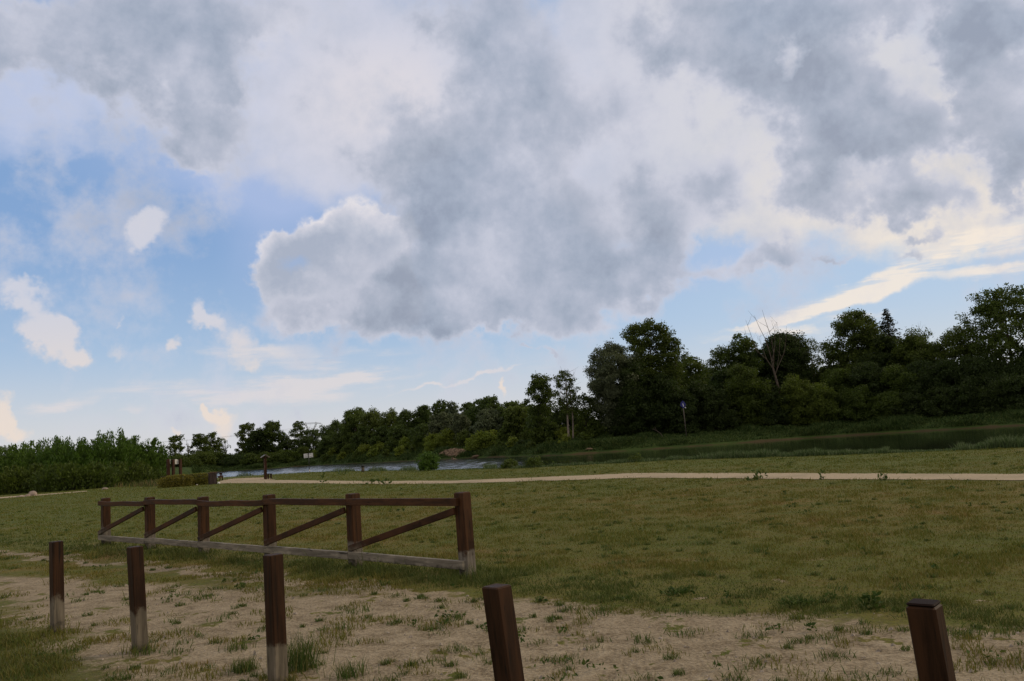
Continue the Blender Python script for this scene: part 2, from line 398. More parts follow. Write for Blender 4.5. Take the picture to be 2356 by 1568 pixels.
# ------------------------------------------------------------------ ground
def lawn_nodes(g, pos):
    """colour of the meadow at a place"""
    big = g.noise(pos, 0.11, 3, 0.5)
    mid = g.noise(pos, 0.55, 4, 0.6)
    med = g.noise(pos, 2.6, 4, 0.6)
    f = g.math('ADD', g.math('MULTIPLY', mid, 0.55), g.math('MULTIPLY', med, 0.45))
    c = g.ramp(f, [(0.34, (0.078, 0.112, 0.015, 1)), (0.44, (0.125, 0.136, 0.021, 1)), (0.55, (0.172, 0.148, 0.032, 1)), (0.66, (0.235, 0.150, 0.054, 1))])
    green = g.rng(big, 0.40, 0.62)
    c = g.mix(g.math('MULTIPLY', green, 0.6), c, (0.098, 0.134, 0.018, 1))
    nn = g.vmath('DOT_PRODUCT', pos, (TN[0], TN[1], 0), out=1)
    c = g.mix(g.rng(nn, 3.4, 2.6, 0.0, 0.6), c, (0.062, 0.088, 0.018, 1))          # rank strip this side of the bollards
    c = g.mix(g.math('MULTIPLY', g.rng(g.vmath('LENGTH', pos, out=1), 16, 42), 0.55), c, (0.085, 0.140, 0.020, 1))     # moister and greener towards the river
    return c

def track_nodes(g, pos):
    """how sandy the ground is: wheel track, thin rut, worn right end"""
    n = g.vmath('DOT_PRODUCT', pos, (TN[0], TN[1], 0), out=1); t = g.vmath('DOT_PRODUCT', pos, (TD[0], TD[1], 0), out=1)
    wob = g.math('MULTIPLY', g.math('SUBTRACT', g.noise(pos, 0.7, 4, 0.6), 0.5), 2.2)
    n = g.math('ADD', n, wob)
    hi = g.math('MINIMUM', g.math('MULTIPLY_ADD', t, 0.145, 6.75), 6.6)
    lo = g.math('MAXIMUM', g.math('MULTIPLY_ADD', t, -0.14, 2.12), 3.0)
    a = g.rng(g.math('SUBTRACT', hi, n), -0.9, 0.5); b = g.rng(g.math('SUBTRACT', n, lo), -1.2, 0.6)
    main = g.math('MULTIPLY', a, b)
    rut = g.math('MULTIPLY', g.rng(g.math('ABSOLUTE', g.math('SUBTRACT', n, 6.05)), 0.34, 0.08), g.rng(t, -4, -7))
    return main, rut, t, n

def build_ground():
    az1 = np.concatenate([np.arange(-180, -46, 4.0), np.arange(-46, 46, 0.3), np.arange(46, 180, 4.0)])
    k1 = np.geomspace(0.4, 1.0, 150); 
    rows = []
    for a in az1:
        rn, rf = float(r_near(a)), float(r_far(a))
        r = np.concatenate([0.35 * (rn / 0.35) ** np.linspace(0, 1, 150), rn + np.array([0.4, 0.9, 1.5, 2.1, 2.8, 3.4]),
                            np.linspace(rn + 6, rf - 6, 5), rf + np.array([-3, -2.2, -1.4, -0.8, -0.3, 0.2, 0.7, 1.3, 2, 3, 4, 5.5, 7, 9, 12, 16, 22, 30, 42, 60, 90, 150, 260, 500, 1200, 4000, 12000])])
        rows.append(r)
    R = np.array(rows); A = np.repeat(az1[:, None], R.shape[1], 1)
    Z = height(A, R)
    X = np.sin(np.radians(A)) * R; Y = np.cos(np.radians(A)) * R
    V = np.stack([X, Y, Z], -1).reshape(-1, 3)
    na_, nr_ = R.shape
    i = np.arange(na_)[:, None]; j = np.arange(nr_ - 1)[None, :]
    i2 = (i + 1) % na_
    F = np.stack([i * nr_ + j, i * nr_ + j + 1, i2 * nr_ + j + 1, i2 * nr_ + j], -1).reshape(-1, 4)
    V = np.vstack([V, [[0, 0, 0]]]); c = len(V) - 1
    T = np.stack([np.full(na_, c), np.arange(na_) * nr_, ((np.arange(na_) + 1) % na_) * nr_], -1)
    m, g, out = material('meadow_ground')
    geo = g.node('ShaderNodeNewGeometry'); pos = geo.outputs['Position']
    lawn = lawn_nodes(g, pos)
    blade = g.noise(g.vmath('MULTIPLY', pos, (1, 1, 1)), 22, 5, 0.65)
    lawn = g.mix(g.rng(blade, 0.35, 0.7), g.mix(0.6, lawn, (0.075, 0.058, 0.026, 1)), lawn)
    main, rut, t, n = track_nodes(g, pos)
    # bare, worn flecks in the lawn on the right
    wr = g.math('MULTIPLY', g.rng(t, -9, -3), g.rng(g.noise(pos, 1.1, 5, 0.65), 0.57, 0.66))
    wr = g.math('MULTIPLY', wr, g.rng(n, 13, 8))
    tr = g.node('ShaderNodeCombineXYZ', {0: g.math('MULTIPLY', t, 0.35), 1: n}).outputs[0]     # wheel marks run along the track
    sandn = g.math('ADD', g.math('MULTIPLY', g.noise(pos, 5, 6, 0.65), 0.5), g.math('MULTIPLY', g.noise(tr, 5.5, 6, 0.62), 0.5)); sandf = g.noise(pos, 34, 4, 0.6)
    sand = g.ramp(g.math('ADD', g.math('MULTIPLY', sandn, 0.6), g.math('MULTIPLY', sandf, 0.4)),
                  [(0.37, (0.100, 0.074, 0.044, 1)), (0.45, (0.205, 0.162, 0.104, 1)), (0.50, (0.270, 0.219, 0.146, 1)), (0.60, (0.370, 0.307, 0.215, 1))])
    tuft = g.rng(g.noise(pos, 2.1, 5, 0.7), 0.57, 0.64)
    s = g.math('MAXIMUM', main, g.math('MULTIPLY', rut, 0.8))
    s = g.math('MAXIMUM', g.math('MULTIPLY', s, g.math('SUBTRACT', 1.0, g.math('MULTIPLY', tuft, 0.75))), g.math('MULTIPLY', wr, 0.75))
    edge = g.noise(pos, 9, 4, 0.7)
    s = g.rng(g.math('ADD', s, g.math('MULTIPLY', g.math('SUBTRACT', edge, 0.5), 0.9)), 0.28, 0.72)
    near = g.rng(g.vmath('LENGTH', pos, out=1), 60, 40)
    col = g.mix(g.math('MULTIPLY', s, near), lawn, sand)
    # far shore: rank grass above a line of bare mud at the water
    sz = g.node('ShaderNodeSeparateXYZ', {0: pos}).outputs[2]
    far = g.rng(g.vmath('LENGTH', pos, out=1), 110, 125)
    rank = g.ramp(g.noise(pos, 0.25, 5, 0.65), [(0.3, (0.022, 0.042, 0.009, 1)), (0.6, (0.042, 0.070, 0.014, 1)), (0.75, (0.080, 0.090, 0.022, 1))])
    col = g.mix(far, col, rank)
    low = g.rng(g.math('ADD', sz, g.math('MULTIPLY', g.noise(pos, 0.12, 4, 0.65), 1.3)), 0.0, -0.3)
    col = g.mix(g.math('MULTIPLY', g.math('MULTIPLY', low, far), 0.8), col, (0.070, 0.044, 0.025, 1))
    bmp = g.node('ShaderNodeBump', {'Height': g.math('ADD', g.math('MULTIPLY', sandn, 0.7), g.math('MULTIPLY', sandf, 0.25)), 'Strength': 1.0, 'Distance': 0.10})
    b = g.node('ShaderNodeBsdfPrincipled', {'Base Color': col, 'Roughness': 0.95, 'Normal': bmp.outputs[0], 'Specular IOR Level': 0.15})
    g.put(out.inputs[0], b.outputs[0])
    o = mesh_from('ground', V, [F, T], m, smooth=True)
    return tag(o, kind='structure')
build_ground()

# ------------------------------------------------------------------ river
def build_river():
    az = np.concatenate([np.arange(-75, -27, 2.0), np.arange(-27, 9, 0.1), np.arange(9, 60, 0.4)]); nr_ = 380
    tt = np.linspace(0, 1, nr_)
    r0 = r_near(az) + 0.3; r1 = r_far(az) + 2.5
    R = r0[:, None] + (r1 - r0)[:, None] * tt[None, :]
    A = np.repeat(az[:, None], nr_, 1)
    X, Y = np.sin(np.radians(A)) * R, np.cos(np.radians(A)) * R
    # small wind waves, livelier on the open reach at the left, in cat's paws
    wind = sstep(14, -16, X) * (0.50 + 0.50 * sstep(0.22, 0.46, fbm(X * 0.025, Y * 0.06, 3, 51))) + 0.10 * sstep(0.5, 0.7, fbm(X * 0.03, Y * 0.12, 3, 57))
    wav = (fbm(X * 0.55, Y * 0.75, 2, 53) - 0.5) * 0.20
    V = np.stack([X, Y, WZ + wav * wind], -1).reshape(-1, 3)
    i = np.arange(len(az) - 1)[:, None]; j = np.arange(nr_ - 1)[None, :]
    F = np.stack([i * nr_ + j, i * nr_ + j + 1, (i + 1) * nr_ + j + 1, (i + 1) * nr_ + j], -1).reshape(-1, 4)
    m, g, out = material('river_water')
    pos = g.node('ShaderNodeNewGeometry').outputs['Position']
    xw = g.node('ShaderNodeSeparateXYZ', {0: pos}).outputs[0]
    bmp = g.node('ShaderNodeBump', {'Height': g.math('MULTIPLY', g.noise(pos, 2.2, 3, 0.6), g.rng(xw, 10, -14, 0.15, 1.0)), 'Strength': 1.0, 'Distance': 0.02})
    b = g.node('ShaderNodeBsdfPrincipled', {'Base Color': (0.012, 0.016, 0.010, 1), 'Roughness': g.rng(xw, 10, -14, 0.05, 0.16), 'IOR': 1.33, 'Normal': bmp.outputs[0]})
    g.put(out.inputs[0], b.outputs[0])
    tag(mesh_from('river', V, F, m, smooth=True), kind='structure')
build_river()

# ------------------------------------------------------------------ gravel paths
def path_material():
    m, g, out = material('gravel')
    pos = g.node('ShaderNodeNewGeometry').outputs['Position']
    c = g.ramp(g.noise(pos, 14, 6, 0.7), [(0.3, (0.25, 0.20, 0.13, 1)), (0.5, (0.38, 0.31, 0.215, 1)), (0.7, (0.48, 0.40, 0.29, 1))])
    c = g.mix(g.rng(g.noise(pos, 0.5, 3, 0.5), 0.45, 0.7), c, (0.30, 0.25, 0.17, 1))
    b = g.node('ShaderNodeBsdfPrincipled', {'Base Color': c, 'Roughness': 0.95, 'Specular IOR Level': 0.1})
    g.put(out.inputs[0], b.outputs[0]); return m
PATHM = path_material()
def strip(name, near, far, n, tail=None):
    """path whose two edges were surveyed; cut into n lengths, edges a little ragged"""
    def resample(px):
        P = np.array([on_plane(*p) for p in px])
        if tail is not None: P = np.vstack([P, P[-1] + (P[-1] - P[-2]) / np.linalg.norm(P[-1] - P[-2]) * tail])
        d = np.concatenate([[0], np.cumsum(np.hypot(*np.diff(P, axis=0).T))]); q = np.linspace(0, d[-1], n)
        return np.stack([np.interp(q, d, P[:, 0]), np.interp(q, d, P[:, 1])], -1)
    A, B = resample(near), resample(far); V = []
    for k in range(n):
        for u in np.linspace(0, 1, 7):
            p = A[k] * (1 - u) + B[k] * u
            if u in (0, 1): p = p + (fbm(k * 0.8, u * 50, 2, 3) - 0.5) * 0.5 * (A[k] - B[k]) / np.linalg.norm(A[k] - B[k])
            V.append((p[0], p[1], ground_z(*p) + 0.012))
    i = np.arange(n - 1)[:, None]; j = np.arange(6)[None, :]
    F = np.stack([i * 7 + j, (i + 1) * 7 + j, (i + 1) * 7 + j + 1, i * 7 + j + 1], -1).reshape(-1, 4)
    return tag(mesh_from(name, V, F, PATHM), kind='structure')
strip('gravel_path', [(499, 1113), (590, 1112), (728, 1113), (883, 1115), (1037, 1113.5), (1250, 1107.5), (1456, 1100.5), (1700, 1102), (2000, 1104.5), (2356, 1106)],
      [(507, 1107.5), (600, 1105), (728, 1106.5), (883, 1108), (1037, 1107), (1191, 1101.5), (1456, 1089.5), (1700, 1090), (2000, 1091), (2356, 1091.5)], 300, 14)
strip('gravel_yard', [(505, 1107.8), (540, 1106.4), (600, 1105.0), (634, 1104.6)], [(521, 1103.5), (545, 1101.5), (580, 1099.8), (612, 1099.5)], 24)
strip('gravel_walk', [(-160, 1158), (0, 1147.5), (84, 1141.2), (200, 1131.6)], [(-160, 1155), (0, 1144.5), (84, 1138.8), (200, 1130)], 60)
# ------------------------------------------------------------------ timber
def timber(name, stain, grey, line, soft=0.036, axis=(1, 1, 1)):
    """stained timber; below `line` metres above its thing's base the stain has weathered to bare grey"""
    m, g, out = material(name)
    tc = g.node('ShaderNodeTexCoord'); ob = tc.outputs['Object']
    pos = g.node('ShaderNodeNewGeometry').outputs['Position']
    rnd = g.node('ShaderNodeObjectInfo').outputs['Random']
    v = g.vmath('ADD', ob, g.node('ShaderNodeCombineXYZ', {0: g.math('MULTIPLY', rnd, 37.0), 1: g.math('MULTIPLY', rnd, 11.0)}).outputs[0])
    grain = g.noise(g.vmath('MULTIPLY', v, axis), 18, 6, 0.65, dist=0.4)
    blot = g.noise(v, 3.5, 4, 0.6)
    base = g.mix(g.rng(grain, 0.3, 0.72), tuple(c * 0.45 for c in stain[:3]) + (1,), tuple(min(1, c * 1.7) for c in stain[:3]) + (1,))
    base = g.mix(g.math('MULTIPLY', g.rng(blot, 0.45, 0.75), 0.4), base, tuple(c * 1.9 for c in stain[:3]) + (1,))
    gr = g.mix(g.rng(grain, 0.32, 0.68), tuple(c * 0.45 for c in grey[:3]) + (1,), tuple(c * 1.2 for c in grey[:3]) + (1,))
    gr = g.mix(g.math('MULTIPLY', g.rng(blot, 0.4, 0.6), 0.45), gr, tuple(c * 0.55 for c in grey[:3]) + (1,))
    crack = g.rng(g.noise(g.vmath('MULTIPLY', v, axis), 34, 3, 0.5, dist=1.0), 0.62, 0.70)      # dark checks along the grain
    base = g.mix(g.math('MULTIPLY', crack, 0.75), base, (0.008, 0.005, 0.004, 1)); gr = g.mix(g.math('MULTIPLY', crack, 0.8), gr, (0.02, 0.018, 0.015, 1))
    z = g.node('ShaderNodeSeparateXYZ', {0: pos}).outputs[2]
    zl = g.math('ADD', z, g.math('MULTIPLY', g.math('SUBTRACT', g.noise(v, 9, 4, 0.6), 0.5), 0.30))
    zl = g.math('ADD', zl, g.math('MULTIPLY', g.math('SUBTRACT', rnd, 0.5), 0.15))
    col = g.mix(g.rng(zl, line + soft, line - soft), base, gr)
    col = g.mix(g.rng(zl, 0.10, 0.0), col, (0.035, 0.032, 0.024, 1))
    bmp = g.node('ShaderNodeBump', {'Height': grain, 'Strength': 0.5, 'Distance': 0.006})
    rough = g.rng(grain, 0.3, 0.7, 0.5, 0.75)
    b = g.node('ShaderNodeBsdfPrincipled', {'Base Color': col, 'Roughness': rough, 'Normal': bmp.outputs[0], 'Specular IOR Level': 0.14})
    g.put(out.inputs[0], b.outputs[0]); return m
STAIN, GREY = (0.031, 0.0140, 0.0062), (0.185, 0.158, 0.118)
POSTM = timber('stained_post', STAIN, GREY, 0.33, axis=(1, 1, 0.07))
FPOSTM = timber('stained_fence_post', (0.044, 0.0195, 0.0085), (0.21, 0.185, 0.155), 0.34, axis=(1, 1, 0.07))
RAILM = timber('stained_rail', (0.056, 0.0255, 0.012), (0.26, 0.23, 0.185), 0.33, axis=(0.1, 0.1, 1.0))
BRACEM = timber('stained_brace', (0.048, 0.0205, 0.0095), GREY, 0.27, 0.1, axis=(0.1, 0.1, 0.2))
DARKW = timber('dark_timber', (0.060, 0.026, 0.016), (0.12, 0.1, 0.085), -1.0, axis=(1, 1, 0.1))
def plain(name, col, rough=0.6, metal=0.0, spec=0.4, var=0.25, scale=8):
    m, g, out = material(name)
    ob = g.node('ShaderNodeTexCoord').outputs['Object']
    c = g.mix(g.rng(g.noise(ob, scale, 5, 0.6), 0.3, 0.7), tuple(x * (1 - var) for x in col[:3]) + (1,), tuple(min(1, x * (1 + var)) for x in col[:3]) + (1,))
    b = g.node('ShaderNodeBsdfPrincipled', {'Base Color': c, 'Roughness': rough, 'Metallic': metal, 'Specular IOR Level': spec})
    g.put(out.inputs[0], b.outputs[0]); return m
STEEL = plain('galvanised_steel', (0.35, 0.35, 0.36), 0.45, 0.8)
BOLTM = plain('bolt_steel', (0.10, 0.09, 0.085), 0.45, 0.6)

ANG = math.atan2(TD[1], TD[0])                 # heading of the track
def lean_matrix(lx, ly): return (lx, ly)

# ------------------------------------------------------------------ bollards along the near edge of the track
def bollard(px, ytop, h, label, lean=(0, 0), w=0.106, cap=False, rz=0.0):
    # the post stands where its top is seen, at height h
    d = ray(px, ytop); t = (h - CAMZ) / d[2]; x, y = d[0] * t, d[1] * t
    if cap is False and False: pass
    o = thing('timber_bollard', label, 'bollard', (x - math.tan(lean[0]) * h, y - math.tan(lean[1]) * h, 0), ANG + rz, 'timber bollards along the sandy track')
    sh = Matrix(((1, 0, 0, 0), (0, 1, 0, 0), (0, 0, 1, 0), (0, 0, 0, 1)))
    # lean as a shear kept upright at the base
    c, s = math.cos(-(ANG + rz)), math.sin(-(ANG + rz)); lx, ly = math.tan(lean[0]), math.tan(lean[1])
    sh[0][2] = lx * c - ly * s; sh[1][2] = lx * s + ly * c
    mb = MB(); hh = h - (0.012 if cap else 0)
    mb.box((-w / 2, -w / 2, -0.3), (w / 2, w / 2, hh), sh, 0.006)
    p = mb.build('post', POSTM, o)
    if cap:
        mb = MB(); mb.box((-w / 2 + 0.002, -w / 2 + 0.002, hh + 0.001), (w / 2 - 0.002, w / 2 - 0.002, hh + 0.012), sh, 0.005)
        mb.build('top_plate', plain('bollard_cap', (0.016, 0.009, 0.007), 0.75, 0.0, 0.08), o)
    return o
bollard(129, 1246, 0.90, 'brown timber bollard farthest left, standing upright where the grass meets the sand', (math.radians(-1.2), 0))
bollard(310, 1258, 0.90, 'leaning brown timber bollard in front of the left part of the rail fence', (math.radians(-2.6), 0))
bollard(628, 1276, 0.90, 'brown timber bollard with a tall grass tuft at its weathered grey foot', (math.radians(-0.6), 0))
bollard(1142, 1348, 0.90, 'brown timber bollard with a split top just right of the rail fence end', (math.radians(-4.4), 0))
bollard(2124, 1384, 0.90, 'dark timber bollard with a dark capped top, alone at the lower right', (math.radians(-3.0), 0), 0.10, True)

# ------------------------------------------------------------------ rail fence
def rail_fence():
    H = 1.02
    def top(px, y):
        d = ray(px, y); t = (H - CAMZ) / d[2]; return np.array([d[0] * t, d[1] * t])
    A, B = top(243, 1145.5), top(1063, 1133)
    ln = np.linalg.norm(B - A); u = (B - A) / ln; v = np.array([-u[1], u[0]])
    if v[1] > 0: v = -v                        # towards the camera
    rz = math.atan2(u[1], u[0])
    o = thing('rail_fence', 'short brown timber rail fence of five bays with diagonal braces, alone on the grass', 'fence', (A[0], A[1], 0), rz)
    n = 5; W = 0.158; bay = ln / n
    sy = -1.0                                  # local -y faces the camera side
    rnd = random.Random(4)
    for i in range(n + 1):
        mb = MB(); hh = H + rnd.uniform(-0.012, 0.012); x = i * bay
        sh = Matrix.Identity(4); sh[0][2] = math.tan(math.radians(-1.1 if i == n else rnd.uniform(-0.5, 0.5)))
        sh[0][3] = x - sh[0][2] * H
        mb.box((-W / 2, -W / 2, -0.3), (W / 2, W / 2, hh), sh, 0.012)
        mb.build('post', FPOSTM, o)
    yf = sy * (W / 2 + 0.026)
    for i in range(n):
        x0 = i * bay - (0.10 if i == 0 else -0.004); x1 = (i + 1) * bay - 0.004
        if i == n - 1: x1 += 0.02
        mb = MB(); s1 = rnd.uniform(-0.030, 0.014)
        mb.bar((x0, yf, 0.915 + rnd.uniform(-.008, .008)), (x1, yf, 0.915 + rnd.uniform(-.008, .008)), 0.05, 0.095, sag=s1, seg=10)
        for bx in (x0 + 0.10 if i == 0 else x0 + 0.05, x1 - 0.05):
            for dz in (-0.018, 0.02): mb.tube([(bx + dz * 0.6, yf - 0.024, 0.915 + dz), (bx + dz * 0.6, yf - 0.031, 0.915 + dz)], 0.007, 6)
        mb.build('top_rail', RAILM, o)
        mb = MB(); s2 = rnd.uniform(-0.012, 0.016)
        xr = x1 + (0.055 if i == n - 1 else 0)
        mb.bar((x0, yf, 0.175), (xr, yf, 0.165 if i < n - 1 else 0.15), 0.05, 0.105, sag=s2, seg=10)
        mb.build('bottom_rail', RAILM, o)
        mb = MB()
        mb.bar((x0 - 0.02 if i == 0 else x0 + 0.005, yf + 0.002, 0.265), (x1 - 0.06, yf + 0.002, 0.80), 0.044, 0.085, bev=0.005)
        mb.build('brace', BRACEM, o)
    return o, A, B
FENCE, FA, FB = rail_fence()

# ------------------------------------------------------------------ furniture by the river
def base_at(px, py): x, y = on_plane(px, py); return x, y, ground_z(x, y)

def face_cam(x, y): return math.atan2(y, x) - math.pi / 2      # local +y points away from the camera

def notice_board():
    x, y, z = base_at(611, 1103.5)
    o = thing('notice_board', 'narrow brown notice board under a small gabled roof, seen edge on by the gravel path', 'notice board', (x, y, z), face_cam(x, y) + math.radians(4))
    for yy in (-0.55, 0.55):
        mb = MB(); mb.box((-0.09, yy - 0.08, -0.2), (0.09, yy + 0.08, 1.98), None, 0.01); mb.build('post', RAILP, o)
    mb = MB(); mb.box((-0.03, -0.47, 0.75), (0.03, 0.47, 1.75)); mb.build('board', plain('board_white', (0.55, 0.5, 0.45), 0.6), o)
    for s, nm in ((1, 0), (-1, 0)):
        mb = MB(); m = Matrix.Translation((0, 0, 2.13)) @ Matrix.Rotation(s * math.radians(33), 4, 'Y')
        lo, hi = ((0.012, -0.8, -0.02), (0.42, 0.8, 0.02)) if s > 0 else ((-0.42, -0.8, -0.02), (-0.012, 0.8, 0.02))
        mb.box(lo, hi, m); mb.build('roof', plain('roof_board', (0.20, 0.17, 0.15), 0.5), o)
    mb = MB(); mb.box((-0.20, -0.47, 1.86), (0.20, 0.47, 1.95)); mb.build('roof_beam', RAILP, o)
    return o
RAILP = timber('brown_timber', (0.046, 0.021, 0.012), GREY, -1.0, axis=(1, 1, 0.1))
notice_board()

def low_bench():
    x, y, z = base_at(620.5, 1102.5)
    o = thing('bench', 'small low brown bench beside the roofed notice board', 'bench', (x, y, z), face_cam(x, y) + math.radians(4))
    mb = MB(); mb.box((-0.17, -0.6, 0.40), (0.17, 0.6, 0.46), None, 0.008); mb.build('seat', RAILP, o)
    for xx in (-0.12, 0.12):
        for yy in (-0.45, 0.45):
            mb = MB(); mb.box((xx - 0.04, yy - 0.05, -0.1), (xx + 0.04, yy + 0.05, 0.399), None, 0.005); mb.build('leg', RAILP, o)
low_bench()

def river_sign():
    x, y, z = base_at(712.5, 1088.5)
    o = thing('sign', 'pair of blank pale panels on a black pole near the water, seen from behind', 'sign', (x, y, z), face_cam(x, y) + math.radians(12))
    o.rotation_euler[1] = math.radians(-1.6)
    mb = MB(); mb.tube([(0, 0, -0.2), (0, 0, 2.12)], 0.035, 10); mb.build('pole', plain('black_paint', (0.012, 0.012, 0.013), 0.5), o, True)
    mb = MB(); mb.tube([(0, 0, -0.1), (0, 0, 0.36)], 0.055, 10); mb.build('pole_base', STEEL, o, True)
    for s in (-1, 1):
        mb = MB(); m = Matrix.Translation((s * 0.275, 0.065, 1.86)) @ Matrix.Rotation(math.radians(-3), 4, 'Y')
        mb.box((-0.22, -0.012, -0.225), (0.22, 0.012, 0.225), m, 0.006)
        mb.build('panel', plain('sign_back', (0.62, 0.63, 0.66), 0.45, 0.1), o)
    mb = MB(); mb.box((-0.46, 0.037, 1.95), (0.46, 0.05, 1.98)); mb.box((-0.46, 0.037, 1.74), (0.46, 0.05, 1.77)); mb.build('bracket', STEEL, o)
river_sign()

def litter_bin():
    x, y, z = base_at(489.5, 1115)
    o = thing('litter_bin', 'square litter bin clad in dark vertical boards at the end of the clipped shrubs', 'litter bin', (x, y, z), face_cam(x, y) + math.radians(14))
    rr = random.Random(2)
    for k, (ax, sgn) in enumerate(((0, -1), (0, 1), (1, -1), (1, 1))):
        mb = MB()
        for j in range(6):
            a = -0.25 + j * 0.088; b = a + 0.076; zt = 0.90 + rr.uniform(-0.006, 0.006)
            if ax == 0: mb.box((a, sgn * 0.27 - 0.012, 0.03), (b, sgn * 0.27 + 0.012, zt), None, 0.003)
            else: mb.box((sgn * 0.27 - 0.012, a, 0.03), (sgn * 0.27 + 0.012, b, zt), None, 0.003)
        mb.build('side_boards', timber('bin_boards', (0.050, 0.036, 0.034), GREY, -1.0, axis=(1, 1, 0.06)) if k == 0 else bpy.data.materials['bin_boards'], o)
    mb = MB(); mb.box((-0.245, -0.245, 0.0), (0.245, 0.245, 0.86)); mb.build('liner', plain('bin_liner', (0.01, 0.01, 0.012), 0.5), o)
    mb = MB(); mb.box((-0.30, -0.30, 0.912), (0.30, 0.30, 0.955), None, 0.01); mb.build('lid', DARKW, o)
litter_bin()

def picnic_table():
    x, y, z = base_at(494, 1107.5)
    o = thing('picnic_table', 'dark timber picnic table with attached benches behind the boarded litter bin', 'picnic table', (x, y, z), face_cam(x, y) + math.radians(74))
    # length runs along local y
    mb = MB()
    for j in range(5): mb.box((-0.36 + j * 0.147, -0.9, 0.715), (-0.36 + j * 0.147 + 0.135, 0.9, 0.755), None, 0.006)
    mb.build('table_top', DARKW, o)
    for s in (-1, 1):
        mb = MB()
        for j in range(2): mb.box((s * 0.72 - 0.14 + j * 0.145, -0.9, 0.41), (s * 0.72 - 0.005 + j * 0.145, 0.9, 0.45), None, 0.006)
        mb.build('seat', DARKW, o)
    for yy in (-0.62, 0.62):
        for s in (-1, 1):
            mb = MB(); mb.bar((s * 0.52, yy + s * 0.001, -0.05), (s * 0.16, yy, 0.714), 0.045, 0.10, up=(0, 1, 0)); mb.build('leg', DARKW, o)
        mb = MB(); mb.box((-0.83, yy + 0.026, 0.30), (0.83, yy + 0.066, 0.405)); mb.build('seat_bearer', DARKW, o)
        mb = MB(); mb.box((-0.34, yy + 0.026, 0.63), (0.34, yy + 0.066, 0.713)); mb.build('top_bearer', DARKW, o)
picnic_table()

def info_stand(px, base_r, ytop, label, rot):
    az = azel(px, horizon_y(px))[0]; x = base_r * math.sin(math.radians(az)); y = base_r * math.cos(math.radians(az)); z = ground_z(x, y)
    H = top_z(px, ytop, base_r) - z
    o = thing('information_stand', label, 'information stand', (x, y, z), face_cam(x, y) + rot)
    for s in (-1, 1):
        mb = MB(); mb.box((s * 0.36 - 0.10, -0.10, -0.2), (s * 0.36 + 0.10, 0.10, H), None, 0.012); mb.build('post', RAILP, o)
    # arched pale panel behind the posts
    vs = []; w, z0, z1 = 0.32, H - 0.42, H - 0.20
    outl = [(-w, z0), (w, z0)] + [(w * math.cos(a), z1 + 0.20 * math.sin(a)) for a in np.linspace(0, math.pi, 15)]
    n = len(outl)
    for yy in (0.105, 0.150): vs += [(a, yy, b) for a, b in outl]
    mb = MB(); mb.add(vs, [tuple(range(n)), tuple(range(2 * n - 1, n - 1, -1))] + [(i, i + n, (i + 1) % n + n, (i + 1) % n) for i in range(n)])
    mb.build('panel', plain('panel_white', (0.56, 0.55, 0.53), 0.5, var=0.08), o)
    mb = MB(); mb.box((-0.259, -0.03, 0.62), (0.259, 0.03, 0.70)); mb.build('cross_rail', RAILP, o)
    return o
info_stand(387, 76, 1057, 'brown post stand turned edge on, left of the stand with a pale arched panel', math.radians(-84))
info_stand(407, 76, 1057, 'brown two post stand with a pale arched panel behind the clipped shrubs', math.radians(38))

def stump_post():
    x, y, z = base_at(835, 1086.5)
    o = thing('marker_post', 'short thick wooden post with a dark top on the grass bank before the river', 'post', (x, y, z))
    mb = MB(); mb.tube([(0, 0, -0.1), (0.01, 0, 0.25), (0, 0, 0.44)], [0.15, 0.14, 0.14], 10); mb.build('stump', timber('old_wood', (0.10, 0.085, 0.06), GREY, -1, axis=(1, 1, 0.1)), o, True)
    mb = MB(); mb.tube([(0, 0, 0.445), (0.01, 0, 0.60)], [0.18, 0.13], 10); mb.build('top', plain('dark_top', (0.012, 0.012, 0.010), 0.7), o, True)
stump_post()

def waterway_sign():
    x, y, z, r = place(1578.5, 7.5); z2 = top_z(1576.5, 922, r)
    H = z2 - z
    o = thing('waterway_sign', 'blue diamond sign with a white mark on a tall post before the dark wood', 'sign', (x, y, z), face_cam(x, y) + math.radians(12))
    o.rotation_euler[1] = math.radians(-1.0)
    mb = MB(); mb.tube([(0, 0, -0.3), (0, 0, H - 0.15)], 0.075, 10); mb.build('post', plain('grey_post', (0.10, 0.085, 0.075), 0.7), o, True)
    def plate(pts, y0, y1, mat, nm):
        n = len(pts); vs = [(a, y0, b) for a, b in pts] + [(a, y1, b) for a, b in pts]
        mb = MB(); mb.add(vs, [tuple(range(n)), tuple(range(2 * n - 1, n - 1, -1))] + [(i, i + n, (i + 1) % n + n, (i + 1) % n) for i in range(n)]); return mb.build(nm, mat, o)
    cz = H - 0.72
    plate([(0, cz - 0.66), (0.50, cz - 0.10), (0.36, cz + 0.40), (0, cz + 0.74), (-0.36, cz + 0.40), (-0.50, cz - 0.10)], -0.12, -0.09, plain('blue_enamel', (0.012, 0.017, 0.16), 0.4, var=0.1), 'plate')
    plate([(0.02, cz - 0.40), (0.12, cz - 0.20), (0.05, cz + 0.05), (0.02, cz + 0.42), (-0.08, cz + 0.02), (-0.02, cz - 0.12)], -0.128, -0.121, plain('white_enamel', (0.72, 0.74, 0.80), 0.4, var=0.05), 'white_mark')
    plate([(0.20, cz - 0.58), (0.50, cz - 0.66), (0.44, cz - 0.50), (0.30, cz - 0.40)], -0.128, -0.09, bpy.data.materials['white_enamel'], 'corner_flap')
waterway_sign()

